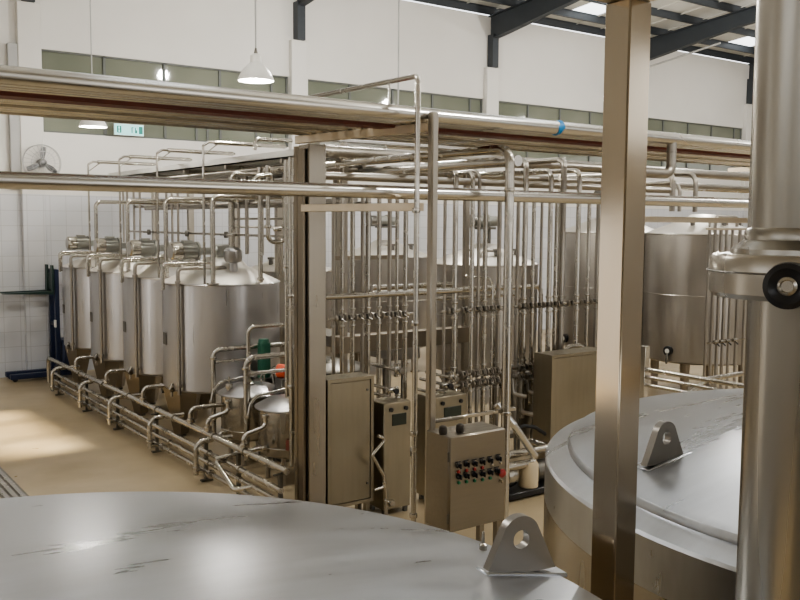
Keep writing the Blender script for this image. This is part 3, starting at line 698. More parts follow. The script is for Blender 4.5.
# ------------------------------------------------------------------ pipe rack frame in the middle
FX = 4.37
t = thing('box_column_frame', 'tall steel frame with a wide box column and a thin post carrying the overhead pipes', 'frame', (FX, 7.5, 0))
MB().box((4.275, 7.45, 0), (4.465, 7.65, 3.745), .006).build('box_column', 'post', t)
MB().box((4.26, 7.66, 0), (4.30, 7.72, 3.73)).box((4.235, 7.50, 0), (4.262, 7.60, 3.70)).build('cable_channel', 'leg', t)
p = at(430, 120, Y=5.87)
MB().box((p.x-.035, 5.79, 0), (p.x+.035, 5.86, 3.90), .012).build('thin_post', 'post', t)
for nm, (ax_, ay_), (bx_, by_), za_, zb_ in (('upper_arm', (p.x, 5.865), (4.22, 7.58), 3.745, 3.818), ('lower_arm', (p.x-.03, 5.93), (4.20, 7.43), 3.10, 3.168)):
    v_ = Vector((bx_-ax_, by_-ay_, 0)); m_ = Matrix.Translation(((ax_+bx_)/2, (ay_+by_)/2, (za_+zb_)/2)) @ Matrix.Rotation(atan2(v_.y, v_.x), 4, 'Z')
    MB().obox(m_, (v_.length, .06, zb_-za_), .004).build(nm, 'beam', t)
# bundle of overhead pipes
YB = [(5.93, .062, 'clad'), (6.06, .05, 'clad'), (6.17, .045, 'clad'), (6.48, .055, 'clad'), (6.66, .05, 'clad'), (6.84, .055, 'clad'), (7.02, .045, 'pipe_dull'), (7.18, .05, 'clad'), (7.34, .05, 'clad'), (7.52, .06, 'pipe_dull')]
for k, (yy, r, mt) in enumerate(YB):
    g = MB().tube([(-1.5, yy, 3.82+r), (11.8 if k else 13.5, yy, 3.82+r)], r, seg=20)
    lab = 'bright clad overhead pipe, frontmost and fattest of the bundle, with a blue band' if k == 0 else 'clad overhead pipe, %s behind the front pipe of the bundle' % ORD[k-1]
    if k == 0: t = thing('overhead_pipe', lab, 'pipe', (5, yy, 3.82), 'overhead pipe bundle'); g.build('pipe_run', mt, t); front = t
    else: tag(g.build('overhead_pipe', mt), lab, 'pipe', 'overhead pipe bundle')
p = at(562, 130, Y=5.87)
m = MB().lathe([(.064, -.04), (.064, .04)], (p.x, 5.93, 3.882), (1, .0, .25), 24); m.build('blue_band', 'blue', front)
m = MB(); p = at(676, 165, Y=5.87); m.tube([(p.x, 5.93, 3.85), (p.x, 5.93, 3.52), (at(612, 168, Y=5.93).x, 5.93, 3.52)], .05, .1, 14); ring(m, (p.x, 5.93, 3.75), (0, 0, 1), .05, .012, 1.1); m.build('branch_pipe', 'pipe_dull', front)
tag(MB().box((-1.5, 6.235, 3.80), (11.8, 6.415, 3.88), .004).build('red_brown_channel', 'rust'), 'red brown painted steel channel running among the overhead pipes', 'channel')
# arms that carry the bundle further along the hall
for x, lab in ((11.35, 'rack stand carrying the overhead pipes, beyond the square column'), (-.9, 'rack stand carrying the overhead pipes at the near end')):
    t = thing('rack_stand', lab, 'rack', (x, 6.7, 0), 'stands of the overhead pipe rack')
    for yy in ((6.9,) if x > 0 else (5.9, 7.5)): MB().box((x-.04, yy-.04, 0), (x+.04, yy+.04, 3.757), .004).build('post', 'post', t)
    MB().box((x-.035, 5.8, 3.757), (x+.035, 7.75, 3.818)).build('upper_arm', 'beam', t)
    MB().box((x-.035, 5.8, 3.13), (x+.035, 7.0, 3.198)).build('lower_arm', 'beam', t)
pipe('overhead_pipe', [(-1.5, 6.2, 3.258), (13.5, 6.2, 3.258)], .057, 0, 'long single clad pipe running below the overhead bundle', mat='clad', seg=24)
p0_, p1_ = at(655, 216, Y=7.0), at(760, 216, Y=7.0)
tag(MB().box((p0_.x-.6, 6.97, 3.03), (p1_.x+.6, 7.03, 3.10), .004).build('cross_bar', 'beam'), 'bright horizontal square bar under the long pipe, beyond the square column', 'beam')
# thin condensate pipe over the bundle and down in front of the post
q0 = at(418, 84, Y=5.72); q1 = at(320, 97, Y=7.6)
g = MB().tube([(q0.x-.02, 8.2, 4.17), (q0.x, 5.72, 4.15), (q0.x-.01, 5.72, .02)], .022, .04, 12)
for z in (3.1, 2.2, 1.3, .62): ring(g, (q0.x-.01, 5.72, z), (0, 0, 1), .022)
g.lathe([(.05, 0), (.05, .015)], (q0.x-.01, 5.72, 0), seg=14); g.tube([(q0.x-.01, 6.1, 3.9), (q0.x-.01, 6.1, 4.14)], .01, seg=8)
tag(g.build('drain_pipe', 'pipe'), 'thin pipe crossing above the bundle and dropping down beside the thin post', 'pipe')

# ------------------------------------------------------------------ panels, cabinet, flow boxes
def door_panel(x0, x1, y0, y1, z0, z1, label, legs=True):
    t = thing('switch_panel', label, 'panel', ((x0+x1)/2, (y0+y1)/2, 0), 'stainless switch panels')
    MB().box((x0, y0+.03, z0), (x1, y1, z1)).build('case', 'panel', t)
    g = MB(); w = .035
    g.box((x0, y0, z0), (x0+w, y0+.03, z1)); g.box((x1-w, y0, z0), (x1, y0+.03, z1)); g.box((x0+w, y0, z1-w), (x1-w, y0+.03, z1)); g.box((x0+w, y0, z0), (x1-w, y0+.03, z0+w)); g.build('door_frame', 'panel', t)
    d = MB().box((x0+w+.004, y0+.008, z0+w+.004), (x1-w-.004, y0+.03, z1-w-.004), .004).build('door', 'panel', t)
    for zz in (z0+.2, z1-.14): MB().lathe([(.012, 0), (.012, .012), (0, .014)], (x1-w-.04, y0+.01, zz), (0, -1, 0), 12).build('door_lock', 'dark_steel', d)
    for x in (x0+.02, x1-.07):
        for yy in (y0+.035, y1-.07): MB().box((x, yy, 0), (x+.05, yy+.05, z0)).build('leg', 'panel', t)
door_panel(4.475, 5.02, 7.437, 7.70, .155, 1.46, 'stainless switch panel joined to the right of the box column')
door_panel(7.553, 8.5, 7.437, 7.74, .155, 1.455, 'wide stainless switch panel behind the near right tank')

x0, x1, y0, y1, z0, z1 = 4.455, 5.06, 5.5, 5.82, .49, 1.283
t = thing('control_cabinet', 'stainless control cabinet with two rows of dark selector switches', 'cabinet', ((x0+x1)/2, (y0+y1)/2, 0))
MB().box((x0, y0+.02, z0), (x1, y1, z1), .006).build('case', 'cabinet', t)
door = MB().box((x0+.004, y0, z0+.004), (x1-.004, y0+.022, z1-.004), .006).build('door', 'cabinet', t)
for x in (x0+.04, x1-.04):
    for yy in (y0+.05, y1-.05): MB().box((x-.025, yy-.025, 0), (x+.025, yy+.025, z0)).build('leg', 'cabinet', t)
for zz in (z0+.12, z1-.16): MB().lathe([(.01, -.04), (.01, .04)], (x0-.006, y0+.012, zz), seg=10).build('hinge', 'dark_steel', door)
rows = [[(458, 465.5), (466, 464), (474, 463), (481.7, 461.5), (489.5, 460), (498, 458)], [(458.3, 476.5), (466, 475.5), (474, 474.5), (482, 473.5), (489.7, 472), (496.5, 470.5)]]
for j, row in enumerate(rows):
    for k, (px_, py_) in enumerate(row):
        c = at(px_, py_, Y=y0)
        g = MB().lathe([(.022, 0), (.024, .004), (.018, .012), (.016, .03), (0, .032)], c, (0, -1, 0), 16); g.box(c+Vector((-.006, -.045, -.02)), c+Vector((.006, -.03, .02)), .002)
        g.box(c+Vector((-.026, -.002, .024)), c+Vector((.026, 0, .034)))
        g.build('selector_switch', 'black', door)
        if j == 0 and k >= 4: continue
        if j == 1 and k == 5: continue
        MB().lathe([(.014, 0), (.015, .006), (.012, .014), (0, .016)], c+Vector((.004, 0, -.052)), (0, -1, 0), 14).build('button', 'button_red' if j == 0 else 'button_green', door)
for k in (4, 5):
    c = at(rows[0][k][0]+2.5, rows[0][k][1]+4.5, Y=y0); MB().lathe([(.013, 0), (.014, .006), (.01, .012), (0, .013)], c, (0, -1, 0), 14).build('button', 'pipe', door)
c = at(500, 472.5, Y=y0); MB().lathe([(.02, 0), (.02, .015), (.036, .02), (.036, .035), (.025, .042), (0, .043)], c, (0, -1, 0), 20).build('emergency_stop', 'button_red', door)
c = at(500, 481, Y=y0); MB().lathe([(.016, 0), (.016, .012), (0, .014)], c, (0, -1, 0), 14).box(c+Vector((-.003, -.03, -.012)), c+Vector((.003, -.01, .012))).build('key_lock', 'pipe', door)
for px_, py_ in ((443, 434), (460, 432)):
    c = at(px_, py_, Z=z1); MB().lathe([(.03, -.004), (.034, .01), (.036, .03), (.034, .045), (.03, .062), (.018, .07), (0, .072)], c, seg=16).build('cable_gland', 'gland', t)
a = at(432, 422, Y=5.95); e = at(511, 413, Y=5.95)
tag(MB().box((a.x, 5.935, a.z-.012), (e.x+.05, 5.965, a.z+.02), .004).build('support_rail', 'pipe'), 'bright flat rail behind and just above the control cabinet', 'rail')

def flow_box(px0, px1, py_top, Yf, label, depth=.3):
    a = at(px0, py_top, Y=Yf); e = at(px1, py_top, Y=Yf)
    t = thing('instrument_box', label, 'instrument box', ((a.x+e.x)/2, Yf+depth/2, 0), 'instrument boxes under the manifold')
    MB().box((a.x, Yf, .06), (e.x, Yf+depth, a.z), .008).build('case', 'panel', t)
    w = e.x-a.x; MB().box((a.x+w*.3, Yf-.008, a.z-.24), (a.x+w*.82, Yf+.004, a.z-.12), .003).build('display', 'display', t)
    for k in (.25, .8): MB().lathe([(.022, 0), (.022, .02), (0, .022)], (a.x+w*k, Yf, a.z-.07), (0, -1, 0), 12).build('knob', 'black', t)
    for x in (a.x+.02, e.x-.06):
        for yy in (Yf+.02, Yf+depth-.06): MB().box((x, yy, 0), (x+.04, yy+.04, .06)).build('foot', 'dark_steel', t)
flow_box(384, 411, 404, 7.35, 'tall instrument box with a dark display right of the joined switch panel')
flow_box(434, 467, 398, 7.35, 'tall instrument box with a dark display behind the control cabinet')
# bent drain tubes beside the panel
y = 7.3
g = MB().tube([at(378, 436, Y=y), at(386, 439, Y=y), at(372, 455, Y=y), at(384, 476, Y=y), at(384, 487, Y=y), at(374, 490, Y=y)], .018, .03, 10)
g.tube([at(384, 480, Y=y), at(386, 497, Y=y), (at(386, 497, Y=y).x, y, .0)], .018, .02, 10)
g.lathe([(.03, -.03), (.04, 0), (.03, .03)], at(391, 503, Y=y), (0, -1, 0), 14); g.tube([at(384, 500, Y=y), at(391, 503, Y=y)], .014, seg=8)
tag(g.build('bent_tube', 'pipe'), 'zigzag bright steel drain tube between switch panel and instrument box', 'tube')

# ------------------------------------------------------------------ valve manifold
YM = 8.0
def valve(parent, x, z, y=YM, r=.026, seed=0, dark=True):
    g = MB()
    g.lathe([(r*1.0, -.05), (r*1.7, -.045), (r*1.7, -.03), (r*1.2, -.025), (r*1.45, 0), (r*1.2, .025), (r*1.7, .03), (r*1.7, .045), (r, .05)], (x, y, z), (1, 0, 0), 14)
    v = g.build('valve', 'pipe_dull', parent)
    g = MB(); g.box((x-.015, y-.06, z-.02+.008*(seed % 3)), (x+.015, y-.02, z+.035), .004); g.tube([(x, y-.05, z), (x+.02, y-.11, z-.03)], .006, seg=6); g.build('valve_handle', 'dark_steel', v)
def manifold(label, ups, rows, hdr, x_end):
    base = at(ups[0][0], 260, Y=YM)
    t = thing('valve_manifold', label, 'valve manifold', (base.x, YM, 0), 'valve manifold sections')
    X = []
    for k, (px_, w, zt, zb, back) in enumerate(ups):
        p = at(px_, 260, Y=YM); r = rad(w, p); X.append(p.x)
        pts = [(p.x, YM, zb), (p.x, YM, zt)]
        if back: pts.append((p.x, YM+back, zt))
        g = MB().tube(pts, r, .1, 12)
        for z in rows:
            for dz in (-.09, .09):
                if zb < z+dz < zt: ring(g, (p.x, YM, z+dz), (0, 0, 1), r, .012, 1.4)
        g.build('upright_pipe', 'pipe' if k % 3 else 'pipe_dull', t)
    X.sort()
    for j, z in enumerate(rows):
        MB().tube([(X[0]-.06, YM-.02, z), (X[-1]+.1, YM-.02, z)], .016, seg=10).build('row_pipe', 'pipe', t)
        for k, (xa, xb) in enumerate(zip(X, X[1:])):
            if xb-xa > .055: valve(t, (xa+xb)/2, z, YM-.02, .024 if j == 0 else .03, k+j)
    return t, X
z1r = at(430, 312, Y=YM).z; z2 = at(490, 371, Y=YM).z; z3 = at(490, 381, Y=YM).z
A = [(333.5, 4, 3.3, .4, 0), (342, 4.5, 3.3, .4, 0), (352.5, 5, 3.3, .4, 0), (362.5, 4, 3.3, .4, 0), (368, 5.5, 3.3, .4, 0), (379, 4.5, 3.3, .4, 0), (389.5, 4.5, 3.3, .95, 0), (397, 4, 3.3, 1.3, 0), (405.5, 5, 3.3, .9, 0)]
manifold('valve manifold section between the box column and the thin post', A, [z1r], None, None)
def top(px_, py_): return at(px_, py_, Y=YM).z
B = [(444.5, 3.5, 3.3, .9, 0), (455, 5.5, top(455, 169), .6, .5), (472, 4.6, top(472, 172), .55, .5), (478.5, 3.5, top(478.5, 170.5), .55, .5), (485, 5, 3.3, 0, 0), (493, 2.6, 2.35, .55, .5), (499, 4.5, 3.3, .55, 0)]
manifold('valve manifold section between the thin post and the thick riser pipe', B, [z1r, z2, z3], None, None)
Cc = [(517.5, 4, 3.3, .5, 0), (524.5, 5.6, top(524, 159.5), .6, 2.2), (533, 4, 3.3, .75, 0), (541, 3, 3.3, .5, 0), (549.5, 5, top(549, 170), .4, 2.2), (556, 4.5, 3.3, .4, 0), (562, 6.2, top(562, 159.5), .4, 2.2), (577.5, 5, top(577, 170), .4, 2.2), (588, 4, 3.3, .4, 0), (597, 4, 3.3, .4, 0), (606, 4.5, 3.3, .4, 0), (617, 4.5, 3.3, .4, 0)]
manifold('valve manifold section right of the thick riser pipe, behind the wide switch panel', Cc, [z1r, z2, z3], None, None)
# cluster valves at the instrument boxes
for k, (px_, py_) in enumerate(((397, 370), (392, 390), (398, 400), (446, 385), (452, 378), (440, 395), (458, 395))):
    p = at(px_, py_, Y=7.55); t = thing('sample_valve', 'small hand valve %s above the instrument boxes' % ('with bright body ' + ORD[k] + ' from the switch panel'), 'valve', p, 'hand valves over the instrument boxes')
    MB().lathe([(.024, -.07), (.036, -.065), (.036, -.045), (.024, -.04), (.034, 0), (.024, .04), (.036, .045), (.036, .065), (.024, .07)], p, (1 if k % 2 else 0, 0, 0 if k % 2 else 1), 14).tube([p, p+Vector((0, .47, 0))], .018, seg=10).build('body', 'pipe', t)
    MB().lathe([(.012, .02), (.012, .07), (.03, .075), (.03, .09), (0, .095)], p, (0, -1, 0), 14).build('knob', 'black' if k % 2 else 'dark_steel', t)
# hand rail pipe and elbows
a = at(327, 297, Y=7.78); e = at(461, 290, Y=7.78)
pipe('rail_pipe', [(a.x-.1, 7.78, a.z), (e.x, 7.78, a.z)], .03, 0, 'level bright pipe crossing the manifold from the box column', seg=14)
for k, (px0, px1, py_, yy, lab) in enumerate(((372, 456, 284, 8.55, 'upper level pipe behind the manifold ending in an elbow'), (372, 494, 287.5, 8.75, 'middle level pipe behind the manifold ending in an elbow'), (440, 541, 286, 9.0, 'longest level pipe behind the manifold ending in an elbow'), (436, 520, 294, 8.65, 'lowest level pipe behind the manifold ending in an elbow'))):
    a = at(px0, py_, Y=yy); e = at(px1, py_, Y=yy)
    pipe('level_pipe', [(a.x, yy, e.z), (e.x, yy, e.z), (e.x, yy, 0)], .032 if k != 3 else .024, .1, lab, group='level pipes behind the manifold', seg=12)
# open elbows low in the third section
for k, (px_, py_) in enumerate(((519, 394), (534.5, 392), (527, 412))):
    p = at(px_, py_, Y=7.9)
    pipe('open_elbow', [(p.x-.06, 7.96, z3), (p.x-.06, 7.94, p.z), (p.x+.03, 7.80, p.z-.02)], .026, .05, ('open pipe elbow at lower manifold, beside the thick riser', 'open pipe elbow at lower manifold, beside the wide switch panel', 'open pipe elbow at lower manifold, lowest of the three')[k], 'pipe elbow', mat='pipe_dull', group='open elbows below the manifold')
# thick riser in front
p = at(508.5, 250, Y=5.92); zt = at(508, 148, Y=5.92).z
g = MB().tube([(p.x, 5.92, .05), (p.x, 5.92, zt), (p.x, 10.6, zt)], .042, .13, 18)
for z in (3.3, at(505, 413, Y=5.92).z): ring(g, (p.x, 5.92, z), (0, 0, 1), .042, .016, 1.2)
g.lathe([(.09, 0), (.09, .05)], (p.x, 5.92, 0), seg=18)
tag(g.build('riser_pipe', 'pipe'), 'thick bright riser pipe with a bend on top, standing behind the control cabinet', 'pipe')
p = at(501, 162, Y=6.75)
pipe('overhead_pipe', [(p.x, 6.5, p.z), (p.x, 12.2, p.z)], .055, 0, 'thick clad pipe running back at the bend of the thick riser', mat='clad', seg=18)
p = at(430, 176, Y=8.4)
pipe('overhead_pipe', [(at(319, 150, Y=8.4).x, 8.4, p.z-.05), (p.x+4.4, 8.4, p.z-.05)], .045, 0, 'dull level pipe just above the long single pipe, behind the manifold tops', mat='pipe_dull', seg=14)
p = at(520, 178, Y=9.4)
pipe('overhead_pipe', [(at(319, 150, Y=9.4).x, 9.4, p.z), (p.x+6, 9.4, p.z)], .05, 0, 'dull level pipe further behind the manifold tops', mat='pipe_dull', seg=14)
p = at(600, 168, Y=8.9)
pipe('overhead_pipe', [(at(319, 150, Y=8.9).x, 8.9, p.z), (p.x+4.5, 8.9, p.z)], .07, 0, 'fat level pipe passing behind the square column', mat='pipe_dull', seg=16)
p = at(640, 186, Y=9.8)
pipe('overhead_pipe', [(at(319, 150, Y=9.8).x, 9.8, p.z), (p.x+4.5, 9.8, p.z)], .045, 0, 'thin level pipe passing behind the square column', mat='pipe', seg=14)
p = at(470, 150, Y=9.5)
pipe('overhead_pipe', [(at(319, 150, Y=9.5).x, 9.5, p.z), (at(508, 150, Y=9.5).x, 9.5, p.z)], .06, 0, 'short clad pipe between bundle and manifold tops', mat='clad', seg=14)
# back frame of the manifold
t = thing('manifold_frame', 'steel frame standing behind the manifold with tall posts and high cross beams', 'frame', (7, 9.2, 0))
for px_ in (344, 466, 560, 640): 
    p = at(px_, 240, Y=9.2); MB().box((p.x-.035, 9.165, 0), (p.x+.035, 9.235, 3.95), .004).build('post', 'post', t)
a = at(335, 240, Y=9.2); e = at(700, 240, Y=9.2)
MB().box((a.x, 9.17, 3.85), (e.x, 9.23, 3.92)).build('top_beam', 'post', t)
MB().box((a.x, 9.17, 2.55), (at(405, 240, Y=9.2).x, 9.23, 2.6)).build('side_beam', 'leg', t)
MB().box((a.x, 9.1, 1.42), (at(470, 240, Y=9.2).x, 9.3, 1.62)).build('cable_trough', 'leg', t)
MB().box((a.x, 9.12, 0), (at(640, 240, Y=9.2).x, 9.3, .06)).build('base_beam', 'dark_steel', t)

# ------------------------------------------------------------------ pump skid beyond the cabinet
cx, cy = 6.75, 7.15
t = thing('pump_skid', 'pump set on a black base on the floor beyond the control cabinet', 'pump', (cx, cy, 0))
MB().box((cx-.35, cy-.2, .02), (cx+.6, cy+.35, .09), .01).build('base', 'black', t)
MB().lathe([(.1, -.18), (.12, -.16), (.12, .16), (.1, .18)], (cx+.4, cy, .22), (1, 0, 0), 20).build('motor', 'dark_steel', t)
MB().lathe([(.03, -.07), (.13, -.06), (.14, 0), (.13, .06), (.05, .08)], (cx-.16, cy, .24), (1, 0, 0), 24).build('pump_head', 'pipe', t)
MB().lathe([(.1, .09), (.11, .1), (.11, .34), (.09, .38), (0, .39)], (cx+.1, cy-.08, 0), seg=20).build('receiver', 'cream', t)
g = MB().tube([(cx-.2, cy, .38), (cx-.2, cy, .46), (cx+.5, cy, .46), (cx+.5, cy+.3, .46)], .045, .07, 14); g.build('suction_pipe', 'pipe', t)
g = MB().tube([(cx-.3, cy-.1, .36), (cx+.15, cy-.1, .36)], .05, seg=14); g.build('filter_housing', 'pipe', t)
a = at(513, 424, Y=7.0); e = at(535, 456, Y=7.0)
pipe('sloping_pipe', [a+Vector((-.15, .1, .22)), a, e], .042, .1, 'tan sloping pipe leaning down to the pump set', mat='clad')
a = at(515, 432, Y=7.5); e = at(545, 434, Y=7.5); m_ = at(530, 428, Y=7.5)
pipe('hose', [a, a+Vector((.12, 0, .06)), m_+Vector((.08, 0, .0)), e], .022, .12, 'dark flexible hose arching over the pump set', 'hose', mat='grout_black')
p = at(530, 415, Y=8.3)
t = thing('dark_vessel', 'dark upright vessel behind the pump set', 'vessel', (p.x, 8.45, 0))
MB().lathe([(.02, .16), (.1, .2), (.2, .9), (.2, 1.1), (.15, 1.16), (0, 1.18)], (p.x, 8.45, 0), seg=24).build('body', 'dark_steel', t)
for a_ in (90, 210, 330): MB().tube([(p.x+.12*cos(radians(a_)), 8.45+.12*sin(radians(a_)), 0), (p.x+.15*cos(radians(a_)), 8.45+.15*sin(radians(a_)), .6)], .018, seg=8).build('leg', 'dark_steel', t)
tag(MB().box((6.6, 9.35, 1.22), (7.05, 12.4, 1.38), .01).box((6.65, 9.6, 0), (6.7, 9.65, 1.22)).box((6.95, 9.6, 0), (7.0, 9.65, 1.22)).box((6.65, 12.2, 0), (6.7, 12.25, 1.22)).box((6.95, 12.2, 0), (7.0, 12.25, 1.22)).build('cable_trough', 'tank_far'), 'grey sheet trough running back behind the manifold', 'trough')
t = thing('dark_fill_tank', 'added round tank filling the dark low behind the manifold, next to the switch panel', 'tank', (5.95, 9.98, 0))  # tank added as dark fill below the trough
MB().lathe([(0, .2), (.5, .22), (.55, .3), (.55, 1.12), (.52, 1.15), (.1, 1.25), (0, 1.26)], (5.95, 9.98, 0), seg=40, cap=False).build('shell', 'dark_steel', t)
for a_ in (45, 165, 285): MB().tube([(5.95+.42*cos(radians(a_)), 9.98+.42*sin(radians(a_)), 0), (5.95+.42*cos(radians(a_)), 9.98+.42*sin(radians(a_)), .25)], .03, seg=10).build('leg', 'dark_steel', t)
# hoop elbow over the wide panel
a = at(565, 352, Y=7.85); e = at(583, 350, Y=7.85); zt = at(574, 346, Y=7.85).z
pipe('hoop_pipe', [(a.x, 7.85, .9), (a.x, 7.85, zt), (e.x, 7.85, zt), (e.x, 7.85, .9)], .03, .09, 'bright hoop pipe showing over the top of the wide switch panel')

# ------------------------------------------------------------------ pipework beyond the square column
Y2 = 8.2
t = thing('upright_pipe_bank', 'bank of upright pipes with hand valves in front of the large storage tank', 'pipe bank', (at(722, 300, Y=Y2).x, Y2, 0))
zt = at(722, 230, Y=Y2).z; zv = at(722, 341, Y=Y2).z; xs = []
for px_, w in ((707, 3), (712.5, 3.6), (718.5, 3.6), (724, 3.4), (730, 3), (737.5, 3.4), (745, 3.5)):
    p = at(px_, 300, Y=Y2); xs.append(p.x); MB().tube([(p.x, Y2, .05), (p.x, Y2, zt)], rad(w, p), seg=10).build('upright_pipe', 'pipe_dull', t)
MB().box((xs[0]-.05, Y2-.03, zt), (xs[-1]+.1, Y2+.03, zt+.03)).build('top_bar', 'beam', t)
MB().tube([(xs[0], Y2-.03, zv), (xs[-1], Y2-.03, zv)], .012, seg=8).build('row_pipe', 'pipe', t)
for k in range(1, 5):
    x = (xs[k]+xs[k+1])/2; v = MB().lathe([(.03, -.04), (.035, 0), (.03, .04)], (x, Y2-.03, zv), (1, 0, 0), 12).build('valve', 'pipe', t); MB().tube([(x, Y2-.03, zv), (x+.01, Y2-.1, zv-.06)], .01, seg=6).build('valve_handle', 'black', v)
g = MB().tube([(xs[1], Y2, zt+.03), (xs[1], Y2, zt+.2), (xs[1]+.55, Y2, zt+.2), (xs[1]+.55, Y2, zt+.05)], .025, .06, 10); g.build('hoop_pipe', 'pipe_dull', t)
# upper bends
for px_, py_, w, back, lab in ((687.5, 171, 6, 2.5, 'fat bent pipe dropping behind the long pipe, nearest the square column'), (694.5, 182, 4, 2.0, 'short bent pipe dropping behind the long pipe, second from the square column'), (710.5, 172.5, 5, 3.0, 'bent pipe dropping behind the long pipe, third from the square column')):
    p = at(px_, py_, Y=Y2); r = rad(w, p)
    pipe('bent_pipe', [(p.x, Y2+.25, 3.2), (p.x, Y2+.25, p.z), (p.x, Y2+back, p.z)], r, .16, lab, mat='pipe_dull', group='bent pipes beyond the square column')
# low rails
X3 = 10.35
t = thing('floor_rail', 'low set of three floor pipes with a square end post beyond the square column', 'pipe skid', (X3, 9, 0))
p = at(647, 366, X=X3)
ys = p.y
for k, py_ in enumerate((370.5, 378, 386)):
    z = at(652, py_, X=X3).z; MB().tube([(X3, ys-2.6, z), (X3, ys, z)], .035 if k == 0 else .028, seg=10).build('floor_pipe', 'pipe', t)
zt = at(647, 346, X=X3).z; MB().box((X3-.05, ys-.0, 0), (X3+.05, ys+.1, zt), .005).build('end_post', 'clad', t)
for yy in (ys-.9, ys-2.2): MB().box((X3-.03, yy-.03, 0), (X3+.03, yy+.03, .5)).build('stand', 'dark_steel', t)
y_ = at(690, 378, X=X3).y; g = MB().tube([(X3, y_, .2), (X3, y_, .68), (X3+.4, y_, .85), (X3+1.2, y_, .85)], .035, .1, 12); g.build('branch_pipe', 'pipe', t)

# ------------------------------------------------------------------ near left tank
def lug(parent, c, ang, tilt=0, name='lifting_lug', w=.235, h=.165, th=.03):
    m = Matrix.Translation(c) @ Matrix.Rotation(radians(ang), 4, 'Z') @ Matrix(((1, 0, 0, 0), (0, 0, 1, -th/2), (0, 1, 0, 0), (0, 0, 0, 1)))
    out = []; rt = .062; cy_ = h-rt
    # straight flanks then a round head
    out.append((-w/2, 0)); n = 14
    for k in range(1, 4): out.append((-w/2+w*k/4, 0))
    out.append((w/2, 0))
    a0 = radians(18); 
    for k in range(1, 3): 
        x_, y_ = rt*cos(a0), cy_+rt*sin(a0); s_ = k/3; out.append((w/2+(x_-w/2)*s_, y_*s_))
    for k in range(n+1): a_ = a0+(pi-2*a0)*k/n; out.append((rt*cos(a_), cy_+rt*sin(a_)))
    for k in range(1, 3): x_, y_ = -rt*cos(a0), cy_+rt*sin(a0); s_ = 1-k/3; out.append((-w/2+(x_+w/2)*s_, y_*s_))
    g = MB(); g.prism(out, th, m, (0, cy_-.005, .027)); o = g.build(name, 'lug', parent, 30)
    g = MB(); g.obox(Matrix.Translation(c+Vector((0, 0, .0))) @ Matrix.Rotation(radians(ang), 4, 'Z') @ Matrix.Rotation(radians(tilt), 4, 'Y') @ Matrix.Translation((.015, 0, 0)), (w+.04, .06, .012), .003); g.build('weld_pad', 'dome', o)
    return o
LX, LY, LR, LZ = .25, 1.88, 1.575, 2.0
def cap_z(r, R, h): return h*(1-(r/R)**2)
t = thing('near_tank', 'huge domed stainless tank lid filling the bottom of the view', 'tank', (LX, LY, 0), 'huge near tanks')
hl = .15
MB().lathe([(LR*k/24, LZ+cap_z(LR*k/24, LR, hl)) for k in range(24, -1, -1)], (LX, LY, 0), seg=160, cap=False).build('dome', 'dome', t)
MB().lathe([(0, .3), (LR-.1, .32), (LR, .42), (LR, LZ-.02), (LR+.004, LZ-.01), (LR, LZ)], (LX, LY, 0), seg=96, cap=False).build('shell', 'wall_steel', t)
for a_ in (45, 135, 225, 315): MB().lathe([(.14, 0), (.14, .03), (.09, .04), (.09, .42)], (LX+1.2*cos(radians(a_)), LY+1.2*sin(radians(a_)), 0), seg=16).build('leg', 'leg', t)
c = at(518, 571, Z=LZ+.03); rr = hypot(c.x-LX, c.y-LY); zc = LZ+cap_z(rr, LR, hl)
c = at(518, 571, Z=zc)
lug(t, Vector((c.x, c.y, zc-.002)), -10, 9.5)
c = at(483, 551, Z=LZ+.01); MB().lathe([(.012, -.02), (.012, .02), (.005, .025), (.004, .06)], (c.x, c.y, LZ+.01), seg=10).build('stud', 'pipe', t)

# ------------------------------------------------------------------ near right tank
RX0, RY0, Ri, Ro, RZ = 4.14, 1.66, 1.62, 1.745, 1.95
t = thing('near_tank', 'huge stainless tank with stepped lid behind the square column', 'tank', (RX0, RY0, 0), 'huge near tanks')
hr = .13
MB().lathe([(0, .3), (Ro-.1, .32), (Ro, .42), (Ro, RZ-.19)], (RX0, RY0, 0), seg=128, cap=False).build('shell', 'wall_steel', t)
MB().lathe([(Ro, RZ-.19), (Ro, RZ-.012), (Ro-.008, RZ), (Ri+.04, RZ+.03), (Ri+.015, RZ+.034)], (RX0, RY0, 0), seg=160, cap=False).build('shoulder', 'dome', t, 18)
pr = [(Ri+.022, RZ+.02), (Ri+.024, RZ+.045), (Ri+.012, RZ+.064), (Ri-.015, RZ+.07)]
pr += [((Ri-.03)*k/22, RZ+.072+cap_z((Ri-.03)*k/22, Ri-.03, hr)) for k in range(22, -1, -1)]
MB().lathe(pr, (RX0, RY0, 0), seg=160, cap=False).build('dome', 'dome', t)
for a_ in (45, 135, 225, 315): MB().lathe([(.14, 0), (.14, .03), (.09, .04), (.09, .42)], (RX0+1.4*cos(radians(a_)), RY0+1.4*sin(radians(a_)), 0), seg=16).build('leg', 'leg', t)
zc = RZ+.1
for _ in range(4): c = at(663, 461, Z=zc); zc = RZ+.072+cap_z(hypot(c.x-RX0, c.y-RY0), Ri-.03, hr)
lug(t, Vector((c.x, c.y, zc-.002)), 0, -7)

